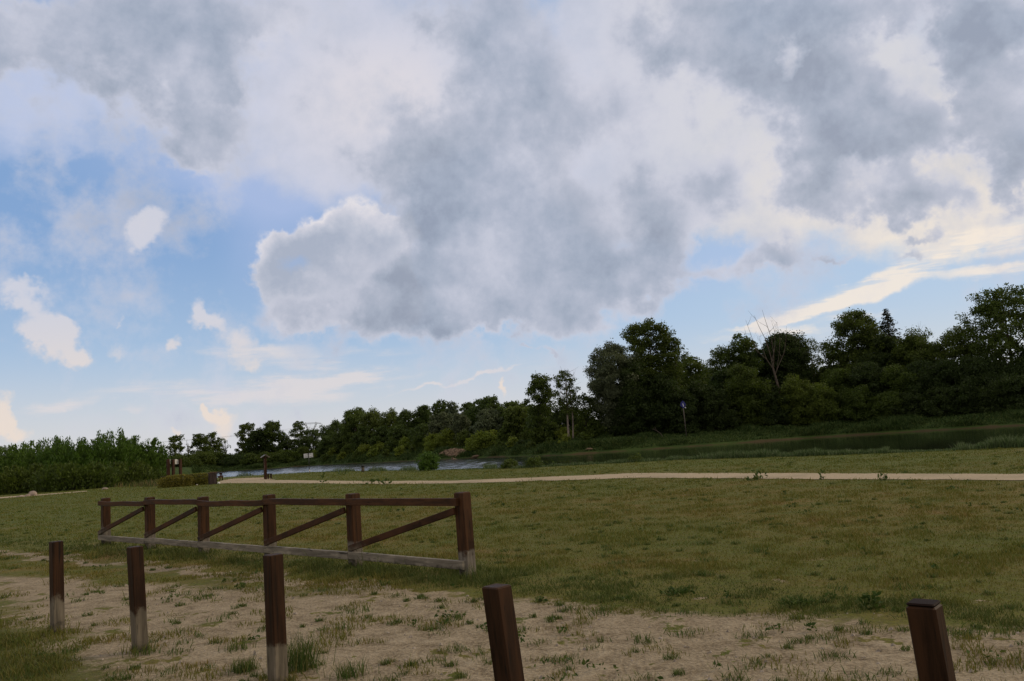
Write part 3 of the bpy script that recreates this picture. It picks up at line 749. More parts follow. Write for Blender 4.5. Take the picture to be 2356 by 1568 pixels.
def utility_pole():
    x, y, z, r = place(540, 24); H = top_z(540, 1045, r) - z
    o = thing('utility_pole', 'thin grey utility pole far off beyond the shrubs left of the river', 'pole', (x, y, z))
    mb = MB(); mb.tube([(0, 0, -0.3), (0, 0, H)], [0.16, 0.11], 8); mb.build('pole', plain('concrete', (0.26, 0.27, 0.27), 0.8), o, True)
    mb = MB(); mb.box((-0.5, -0.05, H - 0.5), (0.5, 0.05, H - 0.38)); mb.build('cross_arm', plain('arm_wood', (0.1, 0.09, 0.08), 0.8), o)
utility_pole()

def pylon():
    az = azel(718, horizon_y(718))[0]; r = 760.0
    x = r * math.sin(math.radians(az)); y = r * math.cos(math.radians(az)); z = ground_z(x, y); H = top_z(718, 972, r) - z
    o = thing('pylon', 'lattice power pylon with a forked head rising over the far trees', 'pylon', (x, y, z), face_cam(x, y) + math.radians(10))
    steel = plain('pylon_steel', (0.20, 0.21, 0.22), 0.6)
    mb = MB(); zf = H - 10.0; R = 0.11
    c0 = 3.0; c1 = 0.9
    def q(zz): k = c0 + (c1 - c0) * zz / zf; return [(sx * k, sy * k, zz) for sx, sy in ((-1, -1), (1, -1), (1, 1), (-1, 1))]
    lv = np.linspace(0, zf, 7)
    for a, b in zip(lv[:-1], lv[1:]):
        A, B = q(a), q(b)
        for i in range(4):
            mb.tube([A[i], B[i]], R, 4); mb.tube([A[i], B[(i + 1) % 4]], R * 0.6, 4); mb.tube([A[(i + 1) % 4], B[i]], R * 0.6, 4); mb.tube([B[i], B[(i + 1) % 4]], R * 0.6, 4)
    mb.build('tower', steel, o)
    mb = MB()
    for s in (-1, 1):
        for yy in (-0.7, 0.7):
            mb.tube([(s * 0.5, yy, zf), (s * 4.2, yy, H - 1.6)], R, 4); mb.tube([(s * 1.2, yy, zf), (s * 5.4, yy, H - 1.6)], R, 4)
            for k in range(5): mb.tube([(s * (0.5 + 0.74 * k), yy, zf + (H - 1.6 - zf) / 5 * k), (s * (1.2 + 0.84 * (k + 1)), yy, zf + (H - 1.6 - zf) / 5 * (k + 1))], R * 0.6, 4)
        mb.tube([(s * 4.2, 0, H - 1.4), (s * 4.6, 0, H + 0.3)], R, 4); mb.tube([(s * 5.4, 0, H - 1.4), (s * 4.6, 0, H + 0.3)], R, 4)
    mb.build('forked_head', steel, o)
    mb = MB()
    for yy in (-0.7, 0.7):
        mb.tube([(-9.5, yy * 0.3, H - 1.4), (9.5, yy * 0.3, H - 1.4)], R, 4); mb.tube([(-9.5, yy * 0.3, H - 1.4), (-4.5, yy, H - 0.5), (4.5, yy, H - 0.5), (9.5, yy * 0.3, H - 1.4)], R, 4)
    for k in range(12):
        a = -9.5 + k * 19 / 12; mb.tube([(a, 0, H - 1.4), (a + 0.8, 0, H - 0.6), (a + 1.58, 0, H - 1.4)], R * 0.5, 4)
    for xx in (-9.2, 0.0, 9.2): mb.tube([(xx - (0.9 if xx else 0), 0, H - 1.4), (xx, 0, H - 3.8), (xx + (0.9 if xx else 0.01), 0, H - 1.4)], R * 0.7, 4)
    mb.build('cross_arm', steel, o)
    # the line runs off to the left behind the willows
    ax, ay = on_far(-700, 905, 620.0)
    P1 = Vector((x, y, H + z - 3.8)); dirv = Vector((math.cos(o.rotation_euler[2]), math.sin(o.rotation_euler[2]), 0))
    w = []
    for xx in (-9.2, 0.0, 9.2):
        mb = MB(); a = P1 + dirv * xx; b = Vector((ax, ay, H + z - 3.8)) + dirv * xx * 1.0
        pts = [a.lerp(b, t) + Vector((0, 0, -9.0 * 4 * t * (1 - t))) for t in np.linspace(0, 1, 25)]
        mb.tube([p - o.location for p in pts], 0.035, 4)
        c = mb.build('cable', steel, None); c.parent = o; c.matrix_parent_inverse = Matrix.Rotation(-o.rotation_euler[2], 4, 'Z'); 
def on_far(px, py, r):
    az = azel(px, py)[0]; return r * math.sin(math.radians(az)), r * math.cos(math.radians(az))
pylon()

# ------------------------------------------------------------------ stones, litter, driftwood
STONEM = plain('field_stone', (0.30, 0.24, 0.20), 0.9, var=0.35, scale=5)
def rock(name, x, y, z, rx, ry, rz, label, cat, seed, mat=STONEM, group=None):
    rr = np.random.RandomState(seed); V = []; F = []; nu, nv = 18, 10
    dirs = rr.normal(size=(7, 3)); dirs /= np.linalg.norm(dirs, axis=1)[:, None]
    for j in range(nv + 1):
        th = math.pi * j / nv
        for i in range(nu):
            ph = 6.28318 * i / nu; d = np.array([math.sin(th) * math.cos(ph), math.sin(th) * math.sin(ph), math.cos(th)])
            k = 1 - 0.22 * sum(max(0, d @ q - 0.6) for q in dirs) * 1.6
            V.append((d[0] * rx * k, d[1] * ry * k, d[2] * rz * k))
    for j in range(nv):
        for i in range(nu): F.append((j * nu + i, (j + 1) * nu + i, (j + 1) * nu + (i + 1) % nu, j * nu + (i + 1) % nu))
    o = mesh_from(name, V, np.array(F), mat, smooth=True); o.location = (x, y, z); o.rotation_euler = (0, 0, rr.uniform(0, 6)); 
    return tag(o, label, cat, group)
for px, py, w, h, lab, sd in ((75, 1141, 0.42, 0.34, 'largest round boulder of the cluster beside the pale walk', 3), (64, 1142, 0.30, 0.17, 'middle sized boulder leaning against the largest one', 5), (47, 1144, 0.40, 0.13, 'flat low boulder at the left of the boulder cluster', 8), (241, 1127, 0.36, 0.18, 'single flat pale boulder at the far end of the walk', 13)):
    x, y, z = base_at(px, py); rock('boulder', x, y, z + h * 0.25, w, w * 0.8, h, lab, 'boulder', sd, group='boulders on the left lawn')
x, y, z = base_at(503.5, 1114); rock('paper_bag', x, y, z + 0.07, 0.14, 0.11, 0.14, 'crumpled white bag on the grass right of the litter bin', 'litter', 21, plain('white_paper', (0.75, 0.75, 0.74), 0.7, var=0.05))
x, y, z = base_at(453, 1117.5); rock('pale_stone', x, y, z + 0.03, 0.10, 0.08, 0.07, 'small pale stone under the clipped shrubs, nearer the litter bin', 'stone', 22, plain('pale_stone', (0.42, 0.38, 0.34), 0.8), group='pale stones under the clipped shrubs')
x, y, z = base_at(416, 1119.5); rock('pale_stone', x, y, z + 0.03, 0.08, 0.08, 0.07, 'small pale stone under the middle of the clipped shrubs', 'stone', 23, bpy.data.materials['pale_stone'], group='pale stones under the clipped shrubs')
MUDST = plain('bank_stone', (0.13, 0.088, 0.055), 0.9)
for px, off, w, h, lab, sd in ((1097, 1.2, 1.6, 0.95, 'pale slab of fallen earth at the water right of the eroded bank', 31), (1352, 1.9, 1.0, 0.7, 'pale stone at the far waterline below the silvery willow', 33)):
    x, y, z, r = place(px, off); rock('bank_boulder', x, y, max(z, WZ) + 0.02, w * 0.8, w * 0.5, h * 0.38, lab, 'boulder', sd, MUDST, 'boulders at the far waterline')

def eroded_bank():
    """bare earth face where the river has cut the far shore"""
    V = []; F = []; cols = np.linspace(1003, 1084, 40); n = 9
    for i, px in enumerate(cols):
        u = i / 39; k = math.sin(math.pi * min(1, max(0, u))) ** 0.5
        for j in range(n):
            t = j / (n - 1)
            off = 0.2 + 3.2 * t ** 0.6 + 1.1 * (fbm(i * 0.35, j * 0.6, 3, 2) - 0.5) * (1 - t * 0.5) + (1 - k) * 3
            az = azel(px, horizon_y(px))[0]; r = float(r_far(az)) + off
            zz = WZ - 0.1 + (2.7 + 0.9 * (fbm(i * 0.3, 3, 3, 6) - 0.5)) * (0.35 + 0.65 * k) * t ** 0.9
            if j == n - 1: r += 3.0; zz -= 0.3
            V.append((r * math.sin(math.radians(az)), r * math.cos(math.radians(az)), zz))
    for i in range(39):
        for j in range(n - 1): F.append((i * n + j, (i + 1) * n + j, (i + 1) * n + j + 1, i * n + j + 1))
    m, g, out = material('cut_earth'); pos = g.node('ShaderNodeNewGeometry').outputs['Position']
    c = g.ramp(g.noise(g.vmath('MULTIPLY', pos, (1, 1, 2.2)), 0.9, 6, 0.7), [(0.38, (0.035, 0.022, 0.013, 1)), (0.5, (0.19, 0.12, 0.068, 1)), (0.6, (0.34, 0.24, 0.15, 1))])
    bmp = g.node('ShaderNodeBump', {'Height': g.noise(pos, 1.5, 6, 0.7), 'Strength': 1.0, 'Distance': 0.5})
    b = g.node('ShaderNodeBsdfPrincipled', {'Base Color': c, 'Roughness': 0.95, 'Normal': bmp.outputs[0]}); g.put(out.inputs[0], b.outputs[0])
    tag(mesh_from('eroded_bank', V, np.array(F), m), kind='structure')
eroded_bank()

def driftwood():
    x, y, z, r = place(1514, 7)
    o = thing('fallen_branch', 'pale bent dead branch lying on the far bank under the tallest tree', 'branch', (x, y, z))
    mb = MB(); mb.tube([(0.9, 0, 0.1), (0.5, 0.1, 0.9), (-0.2, 0, 1.5), (-0.9, 0.1, 1.9)], [0.06, 0.055, 0.04, 0.02], 6); mb.tube([(-0.2, 0, 1.5), (-0.5, -0.2, 2.2)], [0.04, 0.02], 5)
    b = mb.build('limb', plain('bleached_wood', (0.12, 0.10, 0.08), 0.8), o, True)
driftwood()
# ------------------------------------------------------------------ foliage
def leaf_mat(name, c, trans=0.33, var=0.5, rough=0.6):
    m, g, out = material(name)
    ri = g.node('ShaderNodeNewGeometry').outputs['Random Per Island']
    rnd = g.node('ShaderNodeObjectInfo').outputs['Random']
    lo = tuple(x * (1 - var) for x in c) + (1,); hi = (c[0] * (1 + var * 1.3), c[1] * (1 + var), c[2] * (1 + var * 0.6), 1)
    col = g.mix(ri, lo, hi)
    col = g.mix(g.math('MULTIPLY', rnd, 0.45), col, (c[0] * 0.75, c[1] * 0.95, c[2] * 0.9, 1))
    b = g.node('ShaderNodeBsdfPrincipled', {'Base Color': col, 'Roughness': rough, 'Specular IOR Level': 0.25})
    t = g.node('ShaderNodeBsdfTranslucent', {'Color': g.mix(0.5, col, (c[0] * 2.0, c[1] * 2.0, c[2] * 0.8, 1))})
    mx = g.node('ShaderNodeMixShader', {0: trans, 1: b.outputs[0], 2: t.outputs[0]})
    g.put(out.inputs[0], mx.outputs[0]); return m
LEAF = {
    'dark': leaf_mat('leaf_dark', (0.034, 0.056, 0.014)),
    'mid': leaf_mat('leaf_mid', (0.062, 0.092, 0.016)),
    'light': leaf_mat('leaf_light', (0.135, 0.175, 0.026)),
    'fresh': leaf_mat('leaf_fresh', (0.082, 0.118, 0.020)),
    'slope': leaf_mat('leaf_slope', (0.058, 0.090, 0.022)),  # lightened copies of dark and mid leaf: distance haze put into the colour
    'slopemid': leaf_mat('leaf_slope_mid', (0.080, 0.115, 0.026)),
    'silver': leaf_mat('leaf_silver', (0.090, 0.116, 0.066), 0.2),
    'willow': leaf_mat('leaf_willow', (0.066, 0.122, 0.020)),
    'hedge': leaf_mat('leaf_hedge', (0.15, 0.14, 0.026)),
    'needle': leaf_mat('leaf_needle', (0.016, 0.026, 0.013), 0.05),
}
BARK = plain('bark', (0.045, 0.036, 0.028), 0.9, var=0.4, scale=2)
PALEBARK = plain('pale_bark', (0.21, 0.175, 0.145), 0.85, var=0.35, scale=2)
DEADM = plain('dead_wood', (0.080, 0.062, 0.048), 0.85, var=0.35, scale=2)

def tubes(paths, k=5):
    """many tapered limbs as one array mesh; paths: list of (points, radii)"""
    V = []; Q = []; n = 0
    ang = np.arange(k) * 2 * math.pi / k
    for pts, rad in paths:
        P = np.asarray(pts, float); m = len(P); D = np.gradient(P, axis=0); D /= np.linalg.norm(D, axis=1)[:, None] + 1e-9
        A = np.cross(D, [0.31, 0.92, 0.11]); A /= np.linalg.norm(A, axis=1)[:, None] + 1e-9; B = np.cross(D, A)
        r = np.asarray(rad, float)[:, None, None]
        V.append((P[:, None, :] + r * (A[:, None, :] * np.cos(ang)[None, :, None] + B[:, None, :] * np.sin(ang)[None, :, None])).reshape(-1, 3))
        i = np.arange(m - 1)[:, None]; j = np.arange(k)[None, :]
        Q.append(np.stack([n + i * k + j, n + i * k + (j + 1) % k, n + (i + 1) * k + (j + 1) % k, n + (i + 1) * k + j], -1).reshape(-1, 4)); n += m * k
    return np.vstack(V), np.vstack(Q)

def leaf_quads(rs, C, size, up=0.0, aspect=0.55, dirs=None, droop=0.0):
    """one bent diamond per centre"""
    n = len(C)
    a = rs.normal(size=(n, 3)) if dirs is None else dirs + rs.normal(size=(n, 3)) * 0.45
    a[:, 2] += up; a[:, 2] -= droop
    a /= np.linalg.norm(a, axis=1)[:, None] + 1e-9
    b = np.cross(a, rs.normal(size=(n, 3))); b /= np.linalg.norm(b, axis=1)[:, None] + 1e-9
    s = (size * rs.uniform(0.55, 1.35, n))[:, None]
    V = np.stack([C - a * s * 0.5, C + b * s * aspect * 0.5 + a * s * 0.05, C + a * s * 0.5, C - b * s * aspect * 0.5 + a * s * 0.05], 1).reshape(-1, 3)
    return V, np.arange(n * 4).reshape(-1, 4)

PROFILES = {  # radius against height fraction of the crown
    'round': lambda h: np.sqrt(np.clip(1 - (2 * h - 1) ** 2, 0, 1)),
    'oval': lambda h: np.sqrt(np.clip(1 - (2 * h - 1) ** 2, 0, 1)) ** 0.8,
    'broad': lambda h: np.clip(np.sqrt(np.clip(1 - (1.15 * h - 0.30) ** 2 / 0.78, 0, 1)), 0, 1) ** 0.9,
    'full': lambda h: np.clip((1 - h ** 2.4) ** 0.55, 0.05, 1) * (0.82 + 0.18 * np.minimum(1, h * 4)),
    'top': lambda h: np.clip(h * 2.2 + 0.25, 0, 1) * np.sqrt(np.clip(1 - np.clip((h - 0.35) / 0.65, 0, 1) ** 2, 0, 1)),
    'cone': lambda h: np.clip(1 - h, 0, 1) ** 0.85 + 0.02,
}
COUNT = [0]
def tree(px, ytop, wpx, off, leaf, label, group=None, name='tree', cat='tree', profile='broad', dens=1.0, nclus=40, lsize=0.5, base=0.18, seed=None, lobes=0.35, bark=BARK, ref='far', skew=0.0, clr=0.17, yb=None, trunk_r=None, aspect=0.55, parts=('trunk', 'crown'), sprig=0.11, upright=0.0):
    """a tree rooted on the far shore at a picture column, as tall and wide as it is seen there"""
    lsize *= 0.76; dens *= 1.12
    COUNT[0] += 1; seed = seed or 100 + COUNT[0]; rs = np.random.RandomState(seed)
    x, y, z, r = place(px, off, ref)
    H = top_z(px, ytop, r) - z; W = wpx / 2 * r / FX * 1.02
    prof = PROFILES[profile]
    o = thing(name, label, cat, (x, y, z), rs.uniform(0, 6.28), group)
    if skew: o.rotation_euler[2] = 0.0
    hb = base * H; hc = H - hb
    # cluster centres spread through the crown, mostly outside
    cand = []
    phase = rs.uniform(0, 6.28, 4)
    def lobe(th, h): return 1 - lobes * (0.5 + 0.28 * np.sin(2 * th + phase[0] + 3 * h) + 0.22 * np.sin(3 * th + phase[1] - 6 * h))
    for _ in range(nclus):
        best = None
        for _t in range(8):
            h = rs.uniform(0.0, 0.93); th = rs.uniform(0, 6.28); rad = prof(np.array(h)) * W * lobe(th, h) * rs.uniform(0.12, 1) ** 0.45 * 0.88
            p = np.array([math.cos(th) * rad + skew * W * h, math.sin(th) * rad, hb + (0.04 + h * 0.95) * hc])
            dmin = min([np.linalg.norm((p - q) * [1, 1, .8]) for q in cand], default=9)
            if best is None or dmin > best[0]: best = (dmin, p)
        cand.append(best[1])
    tops = np.array([0 + skew * W, 0, hb + hc * 0.95]); cand.append(tops * [1, 1, 1] - [0, 0, clr * W * 0.4])
    C = np.array(cand); cr = max(0.35, clr * (W + hc * 0.5) * 0.85) * rs.uniform(0.75, 1.4, len(C)) * 1.08
    # trunk and limbs
    tr = trunk_r or max(0.06, 0.017 * H)
    bend = rs.normal(size=2) * 0.02 * H
    tp = [np.array([bend[0] * t * t + skew * W * t * t * 0.7, bend[1] * t * t, -0.4 + (hb + hc * 0.82 + 0.4) * t]) for t in np.linspace(0, 1, 8)]
    paths = [(tp, tr * np.linspace(1.15, 0.18, 8))]
    T = np.array(tp)
    for c in C[::1 if nclus < 50 else 2]:
        zz = np.clip(c[2] - 0.45 * np.hypot(c[0], c[1]) - 0.05 * hc, 0.25 * hb, T[-1, 2] * 0.97)
        s = np.array([np.interp(zz, T[:, 2], T[:, 0]), np.interp(zz, T[:, 2], T[:, 1]), zz])
        mid = (s + c) / 2 + np.array([0, 0, -0.06 * np.linalg.norm(c - s)]) + rs.normal(size=3) * 0.05 * np.linalg.norm(c - s)
        r0 = tr * 0.42 * np.clip(1 - zz / H, 0.15, 1)
        paths.append(([s, mid, c, c + (c - mid) * 0.25], [r0, r0 * 0.65, r0 * 0.32, 0.012]))
    V, Q = tubes(paths); 
    t_ob = mesh_from(parts[0], V, Q, bark, o, True)
    # leaves
    nl = (dens * 95 * (cr / 1.2) ** 2 * (0.5 / lsize) ** 1.6).astype(int) + 18
    Ls = []; Ds = []
    for c, rr_, k in zip(C, cr, nl):
        m = 7; sd_ = rs.normal(size=(m, 3)); sd_ /= np.linalg.norm(sd_, axis=1)[:, None]; sd_[:, 2] *= 0.75     # a limb carries several tufts
        sc_ = sd_ * rr_ * rs.uniform(0.35, 0.85, (m, 1)); sr = rr_ * rs.uniform(0.30, 0.62, m)
        w_ = rs.choice(m, k, p=sr ** 2 / (sr ** 2).sum())
        d = rs.normal(size=(k, 3)); d /= np.linalg.norm(d, axis=1)[:, None]
        q = sc_[w_] + d * sr[w_][:, None] * (0.2 + 0.8 * rs.uniform(0, 1, k) ** 0.45)[:, None] * [1, 1, 0.7]
        Ls.append(c + q); Ds.append(d)
        ks = max(2, int(k * sprig))            # a few loose sprigs on the outside of the tufts
        ws = rs.choice(m, ks); d2 = rs.normal(size=(ks, 3)); d2 /= np.linalg.norm(d2, axis=1)[:, None]
        Ls.append(c + sc_[ws] + d2 * sr[ws][:, None] * rs.uniform(0.95, 1.25, ks)[:, None]); Ds.append(d2)
    L = np.vstack(Ls); D = np.vstack(Ds)
    L = L[L[:, 2] > 0.05]; D = D[:len(L)]
    V, Q = leaf_quads(rs, L, lsize, up=upright, aspect=aspect)
    mesh_from(parts[1], V, Q, LEAF[leaf], o)
    return o

def shrub(px, ytop, wpx, off, leaf, label, group=None, dens=1.0, lsize=0.38, nclus=16, ref='far', name='shrub', **k):
    k.setdefault('profile', 'full'); k.setdefault('clr', 0.30)
    return tree(px, ytop, wpx, off, leaf, label, group, name, 'shrub', dens=dens, nclus=nclus, lsize=lsize, base=0.02, ref=ref, parts=('stems', 'foliage'), trunk_r=0.06, **k)

def dead_tree(px, ytop, off, label, spread, seed, mat=DEADM, group=None, fork=0.35, n=9, r0=None, twigs=3):
    rs = np.random.RandomState(seed); x, y, z, r = place(px, off); H = top_z(px, ytop, r) - z
    o = thing('dead_tree', label, 'tree', (x, y, z), 0, group); r0 = r0 or 0.016 * H
    tp = [np.array([0.06 * H * math.sin(2.2 * t) * 0.4, 0, -0.4 + (fork * H + 0.4) * t]) for t in np.linspace(0, 1, 5)]
    V, Q = tubes([(tp, r0 * np.linspace(1.2, 0.75, 5))], 7); mesh_from('trunk', V, Q, mat, o, True)
    paths = []
    for i in range(n):
        a = rs.uniform(0, 6.28); lean = rs.uniform(0.1, 1.0) * spread; top = H * rs.uniform(0.72, 1.0) if i else H
        s = tp[-1] if i < 5 else tp[-2] + (tp[-1] - tp[-2]) * rs.uniform(0, 1)
        e = np.array([math.cos(a) * lean * (1 if i else .3), math.sin(a) * lean, top]); m1 = s + (e - s) * 0.4 + np.array([e[0] - s[0], e[1] - s[1], 0]) * 0.18
        m2 = s + (e - s) * 0.75 + rs.normal(size=3) * 0.02 * H
        paths.append(([s, m1, m2, e], r0 * np.array([0.62, 0.42, 0.24, 0.06])))
        for _ in range(twigs):
            t = rs.uniform(0.25, 0.95); b = m1 + (m2 - m1) * t if t < .6 else m2 + (e - m2) * (t - .6) * 2
            tw = b + np.array([rs.normal() * 0.10 * H, rs.normal() * 0.10 * H, rs.uniform(0.04, 0.16) * H]) * 0.8
            paths.append(([b, (b + tw) / 2 + [0, 0, -0.008 * H], tw], r0 * np.array([0.22, 0.14, 0.05])))
    V, Q = tubes(paths, 5); mesh_from('limbs', V, Q, mat, o, True)
    return o

def spruce(px, ytop, wpx, off, label):
    rs = np.random.RandomState(77); x, y, z, r = place(px, off); H = top_z(px, ytop, r) - z; W = wpx / 2 * r / FX
    o = thing('spruce_tree', label, 'tree', (x, y, z), 0.5)
    V, Q = tubes([([[0, 0, -0.3], [0, 0, H * 0.5], [0, 0, H * 0.99]], [0.28, 0.16, 0.02])], 6); mesh_from('trunk', V, Q, BARK, o, True)
    L = []; D = []
    for i in range(60):
        h = 0.10 + 0.88 * i / 59; rad = W * (1 - h) ** 0.8 + 0.15
        for j in range(7):
            a = rs.uniform(0, 6.28); ln = rad * rs.uniform(0.55, 1.1); k = max(5, int(ln * 14)); t = rs.uniform(0, 1, k) ** 0.8
            dz = -0.32 * t + 0.22 * t ** 2.2
            L.append(np.stack([math.cos(a) * ln * t, math.sin(a) * ln * t, H * h + dz * ln], -1) + rs.normal(size=(k, 3)) * 0.1)
            D.append(np.tile([math.cos(a), math.sin(a), -0.5], (k, 1)))
    V, Q = leaf_quads(rs, np.vstack(L), 0.42, dirs=np.vstack(D), aspect=0.35); mesh_from('crown', V, Q, LEAF['needle'], o)
    return o

def big_snag():
    """the bare pale tree; its limbs spread as a fan from a low fork"""
    x, y, z, r = place(1801, 13.0); k = r / FX
    o = thing('dead_tree', 'bare pale dead tree with upswept branches before the dark wood', 'tree', (x, y, z), face_cam(x, y))
    yb = 905; H0 = top_z(1801, 895, r) - z
    rs = np.random.RandomState(3)
    def P(px, py, d=0.0): return np.array([(px - 1801) * k, d, H0 + (895 - py) * k])
    trunk = [P(1803, 935), P(1801, 895), P(1797, 868), P(1794, 848)]
    V, Q = tubes([(trunk, [0.30, 0.24, 0.20, 0.16])], 8); mesh_from('trunk', V, Q, DEADM, o, True)
    L = [([P(1795, 852), P(1782, 827, -.4), P(1763, 807, -.9), P(1756, 773, -1.2), P(1748, 738, -1.5)], .15), ([P(1794, 850), P(1792, 822, .5), P(1785, 783, .9), P(1774, 752, 1.2), P(1766, 725, 1.4)], .16),
         ([P(1795, 850), P(1799, 815, -.6), P(1797, 780, -1), P(1790, 748, -1.2), P(1785, 720, -1.4)], .15), ([P(1797, 862), P(1807, 842, .4), P(1820, 818, .9), P(1827, 791, 1.1), P(1832, 758, 1.3)], .13),
         ([P(1793, 835), P(1803, 800, 1.2), P(1806, 765, 1.9), P(1801, 738, 2.2)], .11), ([P(1783, 828), P(1776, 800, .8), P(1771, 772, 1.3)], .09), ([P(1801, 853), P(1811, 815, -1.2), P(1815, 780, -1.8), P(1812, 750, -2.0)], .10), ([P(1766, 811), P(1760, 792), P(1745, 778, .3)], .06)]
    paths = []
    for pts, r0 in L:
        n = len(pts); r0 *= 0.62; paths.append((pts, r0 * np.linspace(1, 0.16, n)))
        for _ in range(4):
            i = rs.randint(1, n - 1); t = rs.uniform(); b = pts[i] * (1 - t) + pts[i + 1] * t; e = b + np.array([rs.normal() * 1.0, rs.normal() * .8, rs.uniform(.8, 2.4)])
            paths.append(([b, (b + e) / 2 + [0, 0, -.12], e], [r0 * .3, r0 * .2, .012]))
    V, Q = tubes(paths, 6); mesh_from('limbs', V, Q, DEADM, o, True)

# ---- the wood on the right, from the river bend to the frame edge
WOOD = 'dense dark trees filling the wood'
WOOD_BACK = 8.0
def wood():
    def tree(px, yt, w, off, *a, **k): return globals()['tree'](px, yt, w, off + WOOD_BACK * (px > 1380), *a, **k)
    def shrub(px, yt, w, off, *a, **k): return globals()['shrub'](px, yt, w, off + WOOD_BACK, *a, **k)
    def dead_tree(px, yt, off, *a, **k): return globals()['dead_tree'](px, yt, off + WOOD_BACK * (px > 1380), *a, **k)
    def spruce(px, yt, w, off, *a): return globals()['spruce'](px, yt, w, off + WOOD_BACK, *a)
    # stand-alone trees at the left end of the wood
    tree(1249, 857, 60, 14, 'mid', 'slim oval tree standing free, left one of the pair before the silvery willow', profile='oval', dens=0.95, nclus=46, lsize=0.42, base=0.22, clr=0.15, lobes=.25)
    tree(1309, 852, 72, 13, 'mid', 'airy tree with a bare pale trunk and dead twig top, right one of the pair', profile='top', dens=0.55, nclus=44, lsize=0.40, base=0.38, bark=PALEBARK, clr=0.13, trunk_r=0.22)
    dead_tree(1318, 845, 14.5, 'bare twigs poking out above the airy pale trunked tree', 2.6, 5, PALEBARK, n=8, fork=0.55, r0=0.14)
    tree(1352, 906, 80, 16, 'mid', 'low bushy tree filling the gap between the pair and the silvery willow', profile='full', nclus=26, base=0.03, lsize=.42)
    tree(1424, 786, 134, 9, 'silver', 'big silvery grey willow leaning against the tallest dark tree', name='willow_tree', profile='round', dens=1.25, nclus=80, lsize=0.40, base=0.0, clr=0.13, lobes=.2)
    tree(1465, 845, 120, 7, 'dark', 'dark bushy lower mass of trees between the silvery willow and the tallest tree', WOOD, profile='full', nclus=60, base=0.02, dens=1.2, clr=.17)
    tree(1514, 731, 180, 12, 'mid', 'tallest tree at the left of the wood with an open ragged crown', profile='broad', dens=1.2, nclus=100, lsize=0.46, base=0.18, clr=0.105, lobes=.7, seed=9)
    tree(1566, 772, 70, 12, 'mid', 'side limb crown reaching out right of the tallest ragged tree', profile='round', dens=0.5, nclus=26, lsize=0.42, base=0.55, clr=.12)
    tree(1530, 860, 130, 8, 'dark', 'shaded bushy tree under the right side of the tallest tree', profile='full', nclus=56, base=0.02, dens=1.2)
    tree(1605, 822, 110, 34, 'mid', 'round topped tree far back in the dip right of the tallest tree', profile='full', nclus=50, base=0.05, dens=1.1, lsize=.6)
    tree(1560, 828, 90, 38, 'dark', 'back tree half hidden behind the tallest ragged tree', WOOD, profile='full', nclus=40, base=0.05, lsize=.6)
    tree(1612, 880, 120, 10, 'dark', 'dark leafy tree right behind the blue sign', profile='full', nclus=60, base=0.02, dens=1.3)
    tree(1668, 802, 70, 20, 'mid', 'ragged left shoulder tree of the middle group', profile='broad', nclus=36, dens=.7, lsize=.46, base=.2)
    tree(1722, 768, 96, 18, 'mid', 'ragged topped tree left of the bare dead tree', profile='broad', nclus=56, dens=1.0, lsize=.48, base=.15, lobes=.45, seed=31)
    tree(1678, 850, 110, 12, 'dark', 'dark tree below the ragged left shoulder tree', WOOD, profile='full', nclus=50, base=0.02, dens=1.2)
    tree(1822, 768, 108, 20, 'dark', 'dark round headed tree directly behind the bare dead tree', profile='round', nclus=70, dens=1.4, base=.1, lobes=.15)
    tree(1760, 800, 90, 22, 'dark', 'dark tree between the ragged topped tree and the round headed tree', profile='full', nclus=44, dens=1.2)
    tree(1886, 778, 84, 22, 'mid', 'thin airy tree showing sky through its crown, in the gap', profile='broad', dens=0.42, nclus=46, lsize=0.42, base=0.15, clr=.13)
    big_snag()
    tree(1722, 842, 118, 6, 'mid', 'broad round bushy tree at the front, left of the dead tree', profile='full', nclus=60, dens=1.2, base=.02, lsize=.42)
    shrub(1838, 868, 110, 4, 'fresh', 'bright green shrubby tree at the foot of the bare dead tree', nclus=40, dens=1.1, clr=.2)
    shrub(1895, 890, 90, 3.5, 'fresh', 'lighter green shrubby tree right of the one at the dead tree foot', nclus=34, dens=1.1, clr=.2)
    tree(1912, 846, 70, 20, 'dark', 'low dark tree closing the gap beneath the airy tree', profile='full', nclus=36, dens=1.2, base=.03)
    tree(1936, 780, 60, 19, 'mid', 'narrow tree on the left flank of the big round topped tree', profile='broad', nclus=36, dens=.8, base=.15)
    tree(1998, 708, 140, 20, 'mid', 'big round topped tree left of the spruce', profile='broad', nclus=96, dens=1.15, base=.1, lobes=.45, clr=.115, seed=55)
    spruce(2070, 704, 150, 24, 'single dark spruce top poking out right of the big round topped tree')
    tree(2050, 770, 120, 18, 'dark', 'dark full tree below the spruce', profile='full', nclus=64, dens=1.3, base=.03)
    tree(2120, 766, 120, 17, 'mid', 'wide low domed tree right of the spruce', profile='full', nclus=70, dens=1.2, base=.03)
    dead_tree(2142, 738, 20, 'bunch of bare grey twigs above the domed tree right of the spruce', 2.2, 19, DEADM, n=7, fork=0.6, r0=0.12)
    tree(2170, 790, 80, 19, 'mid', 'thin crowned tree with twigs beside the bare grey twigs', profile='broad', nclus=36, dens=.6, base=.15)
    tree(2226, 748, 96, 18, 'mid', 'airy tree against the sky left of the tall tree at the frame edge', profile='broad', nclus=50, dens=.6, lsize=.46, base=.12)
    tree(2345, 652, 210, 16, 'mid', 'tallest spreading tree at the right frame edge with its dark trunk showing', profile='broad', nclus=110, dens=.72, lsize=.52, base=.25, clr=.10, lobes=.35, seed=71, trunk_r=.42)
